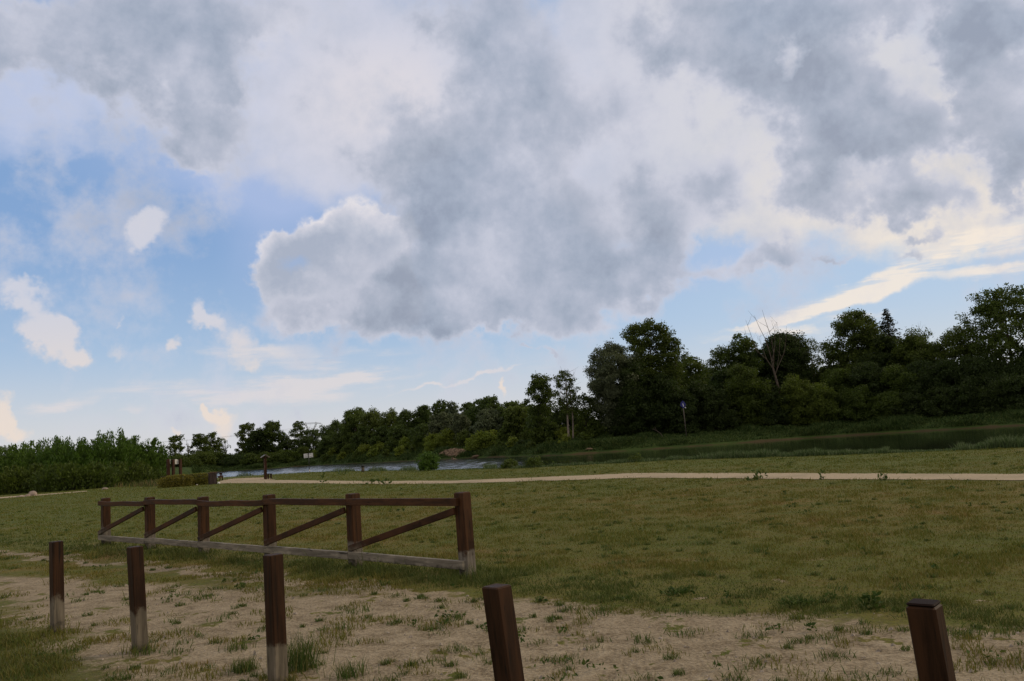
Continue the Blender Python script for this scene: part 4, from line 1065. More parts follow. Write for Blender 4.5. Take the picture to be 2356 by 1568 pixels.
    # dark lower storey
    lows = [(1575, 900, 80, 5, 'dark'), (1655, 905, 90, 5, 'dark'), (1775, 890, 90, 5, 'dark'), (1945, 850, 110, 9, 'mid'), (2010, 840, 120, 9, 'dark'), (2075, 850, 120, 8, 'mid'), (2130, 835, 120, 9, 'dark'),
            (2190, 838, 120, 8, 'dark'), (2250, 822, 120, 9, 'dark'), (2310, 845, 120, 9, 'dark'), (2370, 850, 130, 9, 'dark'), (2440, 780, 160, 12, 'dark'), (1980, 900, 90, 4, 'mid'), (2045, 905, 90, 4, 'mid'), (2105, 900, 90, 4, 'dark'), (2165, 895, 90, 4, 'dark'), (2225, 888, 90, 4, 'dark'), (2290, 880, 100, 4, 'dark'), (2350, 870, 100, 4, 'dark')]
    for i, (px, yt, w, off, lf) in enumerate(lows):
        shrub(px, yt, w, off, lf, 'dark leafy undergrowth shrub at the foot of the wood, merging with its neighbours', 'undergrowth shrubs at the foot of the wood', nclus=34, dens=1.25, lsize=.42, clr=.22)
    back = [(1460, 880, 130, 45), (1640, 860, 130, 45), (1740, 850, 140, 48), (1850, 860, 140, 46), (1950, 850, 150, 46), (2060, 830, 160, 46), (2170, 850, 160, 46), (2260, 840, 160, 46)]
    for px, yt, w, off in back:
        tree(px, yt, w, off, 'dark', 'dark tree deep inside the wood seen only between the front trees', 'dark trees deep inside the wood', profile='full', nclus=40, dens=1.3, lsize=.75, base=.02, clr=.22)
wood()

# ---- the wooded slope in the middle distance
def slope():
    def T(px, yt, w, off, lf, *a, **k):
        k['nclus'] = int(k.get('nclus', 40) * 1.15); return tree(px, yt - 2, w * 1.12, off + 10, {'dark': 'slope', 'mid': 'slopemid'}.get(lf, lf), *a, **k)
    kw = dict(lsize=.62, base=.05, profile='full')
    T(722, 992, 56, 30, 'dark', 'low round dark tree beside the pylon', **{**kw, 'profile': 'round'}, nclus=24)
    T(775, 974, 90, 34, 'dark', 'long dark shoulder of trees at the left end of the wooded slope', **kw, nclus=44, dens=1.2)
    T(821, 944, 66, 22, 'mid', 'tall feathery topped tree at the left of the wooded slope', name='birch_tree', **{**kw, 'profile': 'oval'}, nclus=50, dens=1.1, bark=PALEBARK)
    T(856, 946, 56, 24, 'mid', 'second tall feathery tree, just right of the first on the slope', name='birch_tree', **{**kw, 'profile': 'oval'}, nclus=44, dens=1.1)
    T(797, 985, 70, 18, 'dark', 'dark tree below the two feathery trees', **kw, nclus=40, dens=1.2)
    T(902, 947, 60, 28, 'mid', 'feathery tree with a spiky top in the left middle of the slope', **kw, nclus=40)
    T(940, 946, 64, 28, 'dark', 'dark tree right of the spiky topped feathery tree', **kw, nclus=44, dens=1.2)
    T(978, 933, 60, 34, 'dark', 'dark dome shaped tree on the slope skyline', **kw, nclus=44, dens=1.3)
    T(1018, 923, 40, 36, 'dark', 'narrow peaked dark tree on the slope skyline', **{**kw, 'profile': 'oval'}, nclus=36, dens=1.2)
    T(1046, 926, 46, 38, 'silver', 'greyish spiky topped tree right of the narrow peaked tree', **kw, nclus=36, dens=.9)
    T(1082, 930, 60, 38, 'dark', 'dark tree between the greyish tree and the big round crown on the skyline', **kw, nclus=40, dens=1.2)
    T(1126, 918, 84, 36, 'dark', 'big round dark crown, highest of the slope skyline', **{**kw, 'profile': 'round'}, nclus=60, dens=1.4, lobes=.15)
    T(1022, 950, 66, 22, 'silver', 'silvery grey willow in the middle of the slope', name='willow_tree', **kw, nclus=50, dens=1.1)
    T(1063, 952, 38, 16, 'silver', 'palest silvery small willow in the middle of the slope', name='willow_tree', **{**kw, 'profile': 'oval'}, nclus=34, dens=1.2)
    T(1128, 944, 84, 20, 'silver', 'wide silvery grey willow below the big round crown', name='willow_tree', **kw, nclus=56, dens=1.1)
    T(1180, 927, 60, 32, 'mid', 'rounded tree right of the skyline dip', **{**kw, 'profile': 'round'}, nclus=40, dens=1.2)
    T(1210, 930, 54, 30, 'mid', 'rounded tree just left of the slim oval tree', **{**kw, 'profile': 'round'}, nclus=36, dens=1.2)
    T(1192, 938, 60, 16, 'mid', 'fresh green rounded tree in front at the right end of the slope', **{**kw, 'profile': 'round'}, nclus=44, dens=1.3)
    T(1250, 935, 90, 18, 'dark', 'dark bushy tree below the slim oval tree', **kw, nclus=44, dens=1.2)
    T(1310, 935, 110, 19, 'dark', 'dark bushy tree behind the bare pale trunk', **kw, nclus=50, dens=1.2)
    for px, yt, w, off in ((760, 1005, 60, 14), (840, 985, 60, 15), (880, 985, 60, 16), (925, 985, 70, 16), (970, 980, 70, 16)):
        T(px, yt, w, off, 'dark', 'dark leafy tree in the second row of the wooded slope', 'second row trees of the wooded slope', **kw, nclus=36, dens=1.2)
    # fresh shrubs along the shore
    S = 'fresh green shrubs along the far shore'
    for px, yt, w, off, lf in ((700, 1030, 40, 7, 'mid'), (735, 1035, 40, 6, 'light'), (770, 1030, 36, 6, 'light'), (800, 1024, 40, 7, 'mid'), (838, 1024, 50, 7, 'light'), (872, 1020, 50, 8, 'light'), (905, 1008, 50, 9, 'mid'), (936, 1008, 50, 9, 'light'), (965, 1003, 50, 9, 'mid'),
                          (1000, 998, 56, 9, 'light'), (1035, 990, 60, 10, 'light'), (1070, 992, 56, 9, 'mid'), (1135, 990, 60, 10, 'light'), (1165, 985, 60, 10, 'mid'), (1215, 990, 50, 8, 'mid'), (1300, 985, 40, 7, 'light'), (1335, 975, 50, 7, 'light'), (1375, 965, 60, 5, 'mid'), (1420, 970, 60, 4, 'dark'), (1465, 965, 60, 4, 'mid'), (1500, 962, 50, 5, 'dark'), (1545, 965, 50, 4, 'mid')):
        shrub(px, yt + 2, w * 0.86, off + 11, lf, 'fresh green shrub in the loose row along the far shore', S, nclus=18, lsize=.46, dens=1.1)
    for px, yt, w, off, lf in ((750, 1046, 26, 5, 'mid'), (786, 1042, 24, 6, 'light'), (822, 1040, 26, 5, 'mid'), (860, 1034, 28, 7, 'light'), (890, 1036, 24, 5, 'mid'), (920, 1030, 28, 7, 'light'), (950, 1026, 26, 8, 'mid'), (985, 1018, 30, 9, 'light'), (1150, 1016, 32, 7, 'mid'), (1180, 1006, 32, 9, 'light'), (1222, 1018, 26, 6, 'mid'), (1265, 1008, 30, 7, 'mid'), (1300, 1004, 34, 7, 'light'), (1345, 998, 34, 7, 'mid')):
        shrub(px, yt, w, off, lf, 'small low shrub on the grassy slope of the far shore', 'small low shrubs on the far grassy slope', nclus=10, lsize=.42, dens=1.0)
    shrub(1108, 1000, 76, 8, 'light', 'wide fresh green bush right above the eroded bank', nclus=30, lsize=.45, dens=1.2)
    shrub(1241, 988, 40, 12, 'mid', 'round dark green ball shaped bush below the slim oval tree', nclus=30, lsize=.4, dens=1.4, profile='round')
    shrub(1276, 977, 28, 18, 'mid', 'smaller ball shaped bush right of the larger one', nclus=20, lsize=.4, dens=1.4, profile='round')
    shrub(1197, 1014, 28, 7, 'dark', 'low rounded bush near the water left of the ball shaped bushes', nclus=14, lsize=.4, dens=1.3)
slope()

# ---- far trees at the left
def far_left():
    kw = dict(lsize=.66)
    tree(404, 1002, 44, 52, 'mid', 'slim tree with gaps in its crown, leftmost of the far trees', profile='oval', nclus=36, dens=.7, base=.16, clr=.15, **kw)
    dead_tree(433, 1012, 52, 'thin dead snag between the two leftmost far trees', 1.4, 3, BARK, n=4, fork=.55, r0=.22)
    tree(460, 998, 48, 50, 'mid', 'left half of the two stemmed wide far tree', profile='broad', nclus=44, dens=.9, base=.1, clr=.14, **kw)
    tree(489, 995, 46, 51, 'mid', 'right half of the two stemmed wide far tree', profile='broad', nclus=44, dens=1.0, base=.1, clr=.14, **kw)
    tree(512, 1009, 34, 50, 'mid', 'sparse half bare far tree right of the wide two stemmed tree', profile='top', nclus=20, dens=.22, base=.3, clr=.14, **kw)
    dead_tree(520, 1013, 50.5, 'bare branched far tree right of the sparse one', 2.4, 8, BARK, n=8, fork=.3, r0=.2)
    tree(572, 972, 64, 36, 'mid', 'tall far tree with ragged crown, left of the two largest', profile='broad', nclus=60, dens=1.0, base=.08, clr=.13, lobes=.5, **kw)
    tree(627, 965, 70, 36, 'mid', 'tall far tree with spreading ragged crown, right of the two largest', profile='broad', nclus=64, dens=1.0, base=.08, clr=.125, lobes=.5, **kw)
    tree(600, 990, 60, 34, 'dark', 'dark lower tree joining the two largest far trees', profile='full', nclus=40, dens=1.2, **kw)
    tree(657, 1000, 30, 38, 'mid', 'small thin tree between the largest far trees and the free standing one', profile='broad', nclus=22, dens=.5, base=.15, **kw)
    tree(688, 969, 44, 36, 'mid', 'free standing slender far tree just left of the pylon', profile='top', nclus=34, dens=.75, base=.30, clr=.14, **kw)
    tree(668, 1012, 60, 32, 'dark', 'low dark trees below the free standing slender tree', profile='full', nclus=34, dens=1.0, **kw)
    tree(702, 1010, 50, 30, 'dark', 'low dark tree at the foot of the pylon', profile='full', nclus=30, dens=1.1, **kw)
    S = 'bushes on the far shore at the left'
    for px, yt, w, off, lf in ((352, 1052, 60, 40, 'mid'), (378, 1054, 50, 30, 'dark'), (410, 1052, 50, 26, 'mid'), (437, 1050, 50, 22, 'mid'), (465, 1046, 60, 20, 'mid'), (495, 1044, 56, 16, 'mid'), (520, 1052, 50, 14, 'dark'), (548, 1050, 56, 12, 'dark'), (578, 1048, 50, 10, 'mid'), (610, 1046, 50, 9, 'mid'), (640, 1044, 50, 9, 'mid'), (668, 1040, 44, 8, 'mid'), (320, 1050, 70, 46, 'dark')):
        shrub(px, yt, w, off, lf, 'leafy bush in the row along the far shore behind the clipped shrubs', S, nclus=20, lsize=.55, dens=1.2)
    # forest on the horizon: one far mass
    rs = np.random.RandomState(4); L = []
    for px in np.linspace(-260, 700, 170):
        az = azel(px, horizon_y(px))[0]; r = 640 + rs.uniform(-20, 40); x, y = r * math.sin(math.radians(az)), r * math.cos(math.radians(az)); h = rs.uniform(3.8, 6.2)
        z0 = ground_z(x, y); d = rs.normal(size=(220, 3)); d /= np.linalg.norm(d, axis=1)[:, None]
        L.append(np.array([x, y, z0 + h * 0.5]) + d * [3.2, 3.2, h * 0.55] * (0.3 + 0.7 * rs.uniform(0, 1, (220, 1)) ** .5))
    V, Q = leaf_quads(rs, np.vstack(L), 1.3)
    tag(mesh_from('far_forest', V, Q, LEAF['dark']), 'low dark forest along the horizon at the left', 'forest', None, 'stuff')
far_left()

# ---- willow thicket at the left
def willow_bush(px, yb, ytop, wpx, label, seed, lean=0.25, nsh=46, group=None, leaf='willow', dens=1.0):
    rs = np.random.RandomState(seed); x, y = on_plane(px, yb); z = ground_z(x, y); r = math.hypot(x, y); H = top_z(px, ytop, r) - z; W = wpx / 2 * r / FX
    o = thing('willow_bush', label, 'bush', (x, y, z), 0, group)
    paths = []; L = []; D = []; S = []
    for i in range(nsh):
        a = rs.uniform(0, 6.28); q = math.sqrt(rs.uniform(0, 1)); h = H * rs.uniform(0.62, 0.98) * (1 - 0.26 * q ** 2.4) if i > 3 else H * rs.uniform(.93, 1)
        if i <= 3: q *= .4
        b = np.array([math.cos(a), math.sin(a), 0]) * q * W * 0.45; e = np.array([math.cos(a) * q * W + lean * h * 0.35, math.sin(a) * q * W, h])
        mid = b + (e - b) * 0.5 + np.array([0, 0, 0.08 * h]); t = np.linspace(0, 1, 7)[:, None]
        P = (1 - t) ** 2 * b + 2 * t * (1 - t) * mid + t ** 2 * e
        paths.append((P, 0.035 * np.linspace(1, 0.15, 7)))
        k = int(165 * dens * h / 4.0); u = rs.uniform(0.02, 1, k) ** 0.9
        c = np.stack([np.interp(u, np.linspace(0, 1, 7), P[:, j]) for j in range(3)], -1)
        spread = (0.14 + 0.75 * (1 - u))[:, None]
        L.append(c + rs.normal(size=(k, 3)) * spread * [1, 1, 0.7]); D.append(np.tile((e - mid) / np.linalg.norm(e - mid), (k, 1)))
    V, Q = tubes(paths, 4); mesh_from('stems', V, Q, BARK, o, True)
    L = np.vstack(L); D = np.vstack(D); ok = L[:, 2] > 0.03
    V, Q = leaf_quads(rs, L[ok], 0.36, dirs=D[ok], aspect=0.34); mesh_from('foliage', V, Q, LEAF[leaf], o)
    return o
def thicket():
    G_ = 'willow bushes of the thicket at the left'
    data = [(-60, 1138, 1030, 110, 'willow bush cut by the left frame edge'), (10, 1135, 1022, 90, 'willow bush at the left end of the thicket behind the boulders'), (55, 1131, 1012, 80, 'feathery willow bush behind the largest boulder'),
            (100, 1129, 1006, 84, 'willow bush with many upright shoots, left of the middle of the thicket'), (150, 1126, 1004, 84, 'even topped willow bush in the middle of the thicket'),
            (200, 1122, 1002, 80, 'willow bush just left of the tallest one of the thicket'), (246, 1118, 987, 84, 'tallest willow bush of the thicket with a spiky head'),
            (290, 1114, 1001, 76, 'willow bush right of the tallest one of the thicket'), (328, 1111, 1005, 80, 'open spreading willow bush at the right end of the thicket')]
    for i, (px, yb, yt, w, lab) in enumerate(data): willow_bush(px, yb, yt + 1, w * (1.45 if i < 7 else 1.08), lab, 40 + i, 0.12 if i < 8 else 0.3, 84, G_)
    for i, (px, yb, yt, w) in enumerate(((30, 1137, 1070, 80), (80, 1133, 1066, 80), (125, 1131, 1068, 70), (172, 1128, 1066, 80), (222, 1124, 1064, 80), (272, 1119, 1062, 76), (318, 1115, 1062, 70), (350, 1112, 1070, 56))):
        willow_bush(px, yb, yt, w, 'low dark willow bush along the shaded front foot of the thicket', 60 + i, 0.05, 40, 'low willow bushes at the foot of the thicket', 'mid', 1.2)
    # filled-in back of the thicket
    for i, px in enumerate((20, 90, 160, 230, 300)):
        willow_bush(px, 1112 - px * 0.04, 1022, 110, 'willow bush at the back of the thicket, mostly hidden', 80 + i, 0.1, 44, 'hidden willow bushes at the back of the thicket', 'mid', 1.2)
thicket()

def clipped_shrubs():
    for px, yb, yt, w, lab, sd in ((400, 1121.5, 1091.5, 74, 'left one of the two yellow green clipped shrubs beside the litter bin', 91), (453, 1117, 1088.5, 66, 'right one of the two yellow green clipped shrubs, touching the litter bin', 92)):
        rs = np.random.RandomState(sd); x, y = on_plane(px, yb); z = ground_z(x, y); r = math.hypot(x, y); H = top_z(px, yt, r) - z; W = w / 2 * r / FX
        o = thing('clipped_shrub', lab, 'shrub', (x, y + 0.5, z), face_cam(x, y), 'clipped shrubs beside the litter bin')
        paths = [([[rs.uniform(-.3, .3) * W, 0, -0.1], [rs.uniform(-.8, .8) * W, rs.uniform(-.4, .4), H * .5], [rs.uniform(-.9, .9) * W, rs.uniform(-.5, .5), H * .9]], [.03, .02, .008]) for _ in range(30)]
        V, Q = tubes(paths, 4); mesh_from('stems', V, Q, BARK, o, True)
        n = 9000; p = rs.uniform(-1, 1, (n, 3)); p[:, 2] = rs.uniform(0, 1, n)
        s = np.abs(p[:, 0]) ** 3.2 + np.abs(p[:, 1]) ** 3.2 + np.abs(p[:, 2]) ** 3.5
        bump = 0.85 + 0.3 * vnoise(p[:, 0] * 3 + 9, p[:, 2] * 3 + p[:, 1] * 2, sd)
        p = p[s < bump]; C = p * [W * 1.0, 0.75, H * 0.97]
        V, Q = leaf_quads(rs, C, 0.10, up=0.5); mesh_from('foliage', V, Q, LEAF['hedge'], o)
clipped_shrubs()

# ---- bush on the near bank
def bank_bush():
    o = shrub(983, 1046, 54, -0.5, 'willow', 'round green bush on the near bank, in front of the water', ref='near', nclus=26, lsize=.17, dens=1.0, clr=.26, upright=.6, sprig=.3)
    shrub(1225, 1062, 44, 0.2, 'mid', 'low leafy bank bush, left of two small ones at the water edge', ref='near', nclus=14, lsize=.14, dens=.9)
    shrub(1170, 1066, 34, 0.2, 'mid', 'smallest low leafy bush at the water edge right of the round bush', ref='near', nclus=10, lsize=.14, dens=.9)
    shrub(1458, 1053, 30, 0.2, 'mid', 'small dark bush among the bank reeds left of the tall reed clump', ref='near', nclus=12, lsize=.13, dens=.9)
bank_bush()
# ------------------------------------------------------------------ grass, reeds, pebbles (ground cover)
def grass_mat(name, cols, trans=0.25):
    m, g, out = material(name)
    geo = g.node('ShaderNodeNewGeometry'); ri = geo.outputs['Random Per Island']; pos = geo.outputs['Position']
    if cols == 'lawn':
        c = lawn_nodes(g, pos)
        c = g.mix(g.rng(ri, 0.0, 1.0, smooth=False), g.mix(0.4, c, (0.055, 0.110, 0.014, 1)), g.mix(0.35, c, (0.28, 0.19, 0.060, 1)))
        main, rut, t, n = track_nodes(g, pos)
        fr = g.math('MULTIPLY', g.rng(g.math('ABSOLUTE', g.math('SUBTRACT', n, 7.1)), 1.0, 0.3), 0.65)
        c = g.mix(fr, c, (0.050, 0.088, 0.022, 1))
    else:
        c = g.ramp(ri, cols)
    b = g.node('ShaderNodeBsdfPrincipled', {'Base Color': c, 'Roughness': 0.7, 'Specular IOR Level': 0.2})
    t = g.node('ShaderNodeBsdfTranslucent', {'Color': c})
    g.put(out.inputs[0], g.node('ShaderNodeMixShader', {0: trans, 1: b.outputs[0], 2: t.outputs[0]}).outputs[0])
    return m

def blades(rs, P, h, w, lean=0.5):
    """two-piece bent blades: (n,3) roots, heights, widths"""
    n = len(P); a = rs.uniform(0, 6.283, n); d = np.stack([np.cos(a), np.sin(a), np.zeros(n)], -1); s = np.stack([-np.sin(a), np.cos(a), np.zeros(n)], -1)
    b = rs.uniform(0, 6.283, n); ld = np.stack([np.cos(b), np.sin(b), np.zeros(n)], -1); k = (rs.uniform(0.1, 1, n) * lean * h)[:, None]
    h = h[:, None]; w = w[:, None]; up = np.array([0, 0, 1.0])
    m = P + up * h * 0.55 + ld * k * 0.35; tip = P + up * h + ld * k
    V = np.stack([P - s * w * .5, P + s * w * .5, m + s * w * .38, m - s * w * .38, tip], 1).reshape(-1, 3)
    i = np.arange(n)[:, None] * 5
    return V, [np.hstack([i, i + 1, i + 2, i + 3]), np.hstack([i + 3, i + 2, i + 4])]

def z_many(x, y): return height(np.degrees(np.arctan2(x, y)), np.hypot(x, y))

def sandy(x, y):
    n = x * TN[0] + y * TN[1]; t = x * TD[0] + y * TD[1]
    n = n + (fbm(x * 0.7 + 40, y * 0.7, 4, 21) - 0.5) * 1.6
    hi = np.minimum(t * 0.145 + 6.75, 6.6); lo = np.maximum(-0.14 * t + 2.12, 3.0)
    main = sstep(-0.9, 0.5, hi - n) * sstep(-1.2, 0.6, n - lo)
    rut = sstep(0.30, 0.10, np.abs(n - 6.05)) * sstep(-4, -7, t)
    return np.maximum(main, 0.8 * rut), n, t

PATHPOLY = [on_plane(*p) for p in ((499, 1113), (728, 1113), (1037, 1113.5), (1250, 1107.5), (1456, 1100.5), (2000, 1104.5), (2700, 1108), (2700, 1092), (2000, 1091), (1456, 1089.5), (1191, 1101.5), (883, 1108), (634, 1105), (612, 1099.5), (545, 1101.5), (507, 1107.5))]
WALKPOLY = [on_plane(*p) for p in ((-160, 1158), (0, 1147.5), (84, 1141.2), (200, 1131.6), (200, 1130), (84, 1138.8), (0, 1144.5), (-160, 1155))]
def inside(x, y, poly):
    c = np.zeros(len(x), bool); j = len(poly) - 1
    for i in range(len(poly)):
        xi, yi = poly[i]; xj, yj = poly[j]
        c ^= ((yi > y) != (yj > y)) & (x < (xj - xi) * (y - yi) / (yj - yi + 1e-12) + xi); j = i
    return c

FEET = [(o.location.x, o.location.y, 90, 0.085) for o in bpy.data.objects if o.name.startswith('timber_bollard')] + [(*(FA + (FB - FA) * i / 5), 120, 0.12) for i in range(6)]
def lawn_grass():
    rs = np.random.RandomState(11)
    N = 950000
    az = rs.uniform(-46, 46, N); u = rs.uniform(0, 1, N)
    r = 2.3 * (92 / 2.3) ** (u ** 1.0)
    x, y = np.sin(np.radians(az)) * r, np.cos(np.radians(az)) * r
    s, n, t = sandy(x, y)
    clump = fbm(x * 2.3, y * 2.3, 3, 31); big = fbm(x * 0.45, y * 0.45, 3, 33)
    keep = np.where(s > 0.45 + 0.5 * (fbm(x * 3.1, y * 3.1, 3, 39) - 0.5), sstep(0.58, 0.68, clump) * 0.5, 0.5 + 0.5 * sstep(0.36, 0.6, clump))
    worn = sstep(-9, -3, t) * sstep(13, 8, n) * sstep(0.54, 0.64, fbm(x * 1.1, y * 1.1, 4, 35)); keep = keep * (1 - 0.7 * worn)
    keep = keep * (r < r_near(az) + 0.4)
    ok = (rs.uniform(0, 1, N) < keep) & ~inside(x + rs.normal(0, .22, N), y + rs.normal(0, .3, N), PATHPOLY) & ~inside(x, y + rs.normal(0, .5, N), WALKPOLY)
    x, y, r, s, n, t, clump = x[ok], y[ok], r[ok], s[ok], n[ok], t[ok], clump[ok]
    fence = np.exp(-((n - 7.05) / 0.42) ** 2) * (t > FA @ TD - 1.0) * (t < FB @ TD + 0.8)
    left = sstep(3.3, 2.6, n)
    h = (0.022 + 0.032 * sstep(0.45, 0.72, clump)) * rs.uniform(0.5, 1.35, len(x)) * (1 + 1.5 * fence + 0.5 * left) * (1 + 0.006 * r)
    h = np.where(s > 0.35, h * 0.8, h)
    w = (0.0022 + 0.00062 * r) * rs.uniform(0.6, 1.4, len(x))
    h = np.where(rs.uniform(0, 1, len(x)) < 0.012, h * 2.6, h)
    # longer grass that the mower misses round every post
    px_, py_, ph_ = [], [], []
    for cx, cy, k, hh in FEET:
        a = rs.uniform(0, 6.28, k); q = 0.06 + np.abs(rs.normal(0, 0.07, k)); px_.append(cx + np.cos(a) * q); py_.append(cy + np.sin(a) * q); ph_.append(hh * rs.uniform(.4, 1.2, k))
    fx, fy = np.concatenate(px_), np.concatenate(py_); x, y, h = np.append(x, fx), np.append(y, fy), np.append(h, np.concatenate(ph_)); w = np.append(w, (0.0026 + 0.0005 * np.hypot(fx, fy)) * rs.uniform(.6, 1.3, len(fx)))
    V, F = blades(rs, np.stack([x, y, z_many(x, y) - 0.004], -1), h, w, 0.9)
    tag(mesh_from('lawn_grass', V, F, grass_mat('lawn_blades', 'lawn')), 'short dry grass of the meadow and the track', 'grass', None, 'stuff')
lawn_grass()

WEEDM = grass_mat('weed_leaf', [(0.0, (0.034, 0.068, 0.014, 1)), (0.6, (0.060, 0.098, 0.018, 1)), (1.0, (0.10, 0.125, 0.028, 1))])
TUFTM = grass_mat('tuft_blade', [(0.0, (0.050, 0.090, 0.018, 1)), (0.6, (0.085, 0.125, 0.028, 1)), (1.0, (0.17, 0.15, 0.05, 1))])

def weed_clumps():
    """low broad-leaved weeds and grass tussocks sprinkled over sand and lawn"""
    rs = np.random.RandomState(17); N = 2600
    az = rs.uniform(-44, 44, N); r = 3.2 * (48 / 3.2) ** rs.uniform(0, 1, N); x, y = np.sin(np.radians(az)) * r, np.cos(np.radians(az)) * r
    s, n, t = sandy(x, y)
    ok = ~inside(x, y, PATHPOLY) & (rs.uniform(0, 1, N) < np.where(s > .3, 0.6, 0.5)); x, y, r, s = x[ok], y[ok], r[ok], s[ok]
    VB = []; FB4 = []; FB3 = []; VL = []; n5 = 0
    for xi, yi, ri, si in zip(x, y, r, s):
        R = (0.03 + 0.10 * rs.uniform() ** 2) * (1 + 0.015 * ri)
        if rs.uniform() < 0.87:
            k = int(rs.uniform(22, 70)); p = rs.normal(size=(k, 2)) * R * 0.55
            P = np.stack([xi + p[:, 0], yi + p[:, 1], np.full(k, 0)], -1); P[:, 2] = z_many(P[:, 0], P[:, 1]) - .004
            V, F = blades(rs, P, rs.uniform(0.025, 0.06, k) * (0.7 + R * 4), (0.003 + 0.0005 * ri) * rs.uniform(.6, 1.4, k), 1.2)
            VB.append(V); FB4.append(F[0] + n5); FB3.append(F[1] + n5); n5 += len(V)
        else:
            k = int(rs.uniform(10, 24)); p = rs.normal(size=(k, 2)) * R * 0.5
            C = np.stack([xi + p[:, 0], yi + p[:, 1], 0.015 + rs.uniform(0, 0.05, k)], -1); C[:, 2] += z_many(C[:, 0], C[:, 1]); VL.append(C)
    tag(mesh_from('tussock_grass', np.vstack(VB), [np.vstack(FB4), np.vstack(FB3)], TUFTM), 'small grass tussocks scattered over sand and lawn', 'grass', None, 'stuff')
    C = np.vstack(VL); rr = np.hypot(C[:, 0], C[:, 1])
    V, Q = leaf_quads(rs, C, 0.034 * (1 + 0.025 * rr), aspect=.5)
    tag(mesh_from('ground_weeds', V, Q, WEEDM), 'low broad leaved weeds scattered over sand and lawn', 'weeds', None, 'stuff')
weed_clumps()

def pebbles():
    rs = np.random.RandomState(5); N = 2600
    az = rs.uniform(-42, 42, N); r = 3.0 * (20 / 3.0) ** rs.uniform(0, 1, N); x, y = np.sin(np.radians(az)) * r, np.cos(np.radians(az)) * r
    s, n, t = sandy(x, y); ok = s > 0.4; x, y, r = x[ok], y[ok], r[ok]; k = len(x)
    o8 = np.array([[1, 0, 0], [-1, 0, 0], [0, 1, 0], [0, -1, 0], [0, 0, 1], [0, 0, -.3], [.7, .7, .35], [-.7, .6, .3]])
    f = np.array([[0, 6, 4], [6, 2, 4], [2, 7, 4], [7, 1, 4], [1, 3, 4], [3, 0, 4], [0, 2, 6], [2, 1, 7]])
    sz = (0.005 + 0.012 * rs.uniform(0, 1, k) ** 3) * (1 + .03 * r)
    rot = rs.uniform(0, 6.28, k); ca, sa = np.cos(rot), np.sin(rot)
    P = o8[None] * sz[:, None, None] * rs.uniform(.6, 1.3, (k, 1, 3)); X = P[..., 0] * ca[:, None] - P[..., 1] * sa[:, None]; Y = P[..., 0] * sa[:, None] + P[..., 1] * ca[:, None]
    V = np.stack([X + x[:, None], Y + y[:, None], P[..., 2] + z_many(x, y)[:, None]], -1).reshape(-1, 3)
    F = (f[None] + np.arange(k)[:, None, None] * 8).reshape(-1, 3)
    tag(mesh_from('pebbles', V, F, plain('pebble', (0.27, 0.23, 0.19), 0.9, var=.5, scale=30)), 'small pebbles lying on the sandy track', 'pebbles', None, 'stuff')
pebbles()

def tuft(px, py, n, h, R, label, name='grass_tuft', cat='grass tuft', mat=TUFTM, wide=0.006, group=None, seed=3, leaves=0):
    rs = np.random.RandomState(seed); x, y = on_plane(px, py); z = ground_z(x, y); r = math.hypot(x, y)
    p = rs.normal(size=(n, 2)) * R * 0.5
    if leaves:
        a = rs.uniform(0, 6.28, n); rad = R * rs.uniform(0.2, 1, n); C = np.stack([np.cos(a) * rad, np.sin(a) * rad, rs.uniform(0.02, 1, n) * h], -1)
        D = np.stack([np.cos(a), np.sin(a), rs.uniform(.3, 1.4, n)], -1); V, Q = leaf_quads(rs, C, leaves, dirs=D, aspect=.45); F = Q
    else:
        V, F = blades(rs, np.stack([p[:, 0], p[:, 1], np.full(n, -0.01)], -1), h * rs.uniform(.45, 1.1, n), wide * rs.uniform(.6, 1.3, n), 0.55)
    # leaves and blades spring from one short rootstock, so the plant is one piece
    o = mesh_from(name, V, F, mat); o.location = (x, y, z); return tag(o, label, cat, group)
tuft(688, 1542, 230, 0.30, 0.16, 'tall grass tuft growing against the right side of the middle bollard', seed=1)
tuft(560, 1546, 220, 0.12, 0.10, 'low grass tuft on the sand left of the bollard with the tall tuft', seed=2)
tuft(808, 1558, 130, 0.13, 0.14, 'low bright tuft at the bottom edge right of the bollard with the tall tuft', seed=3)
tuft(545, 1497, 100, 0.10, 0.12, 'small grass tuft on bare sand between the leaning bollard and the middle one', seed=4)
tuft(330, 1508, 90, 0.11, 0.12, 'grass around the foot of the leaning bollard', seed=5)
tuft(1095, 1338, 80, 0.22, 0.12, 'thin tall grass at the foot of the fence end post', seed=6)
W_ = 'leafy weeds on the meadow'
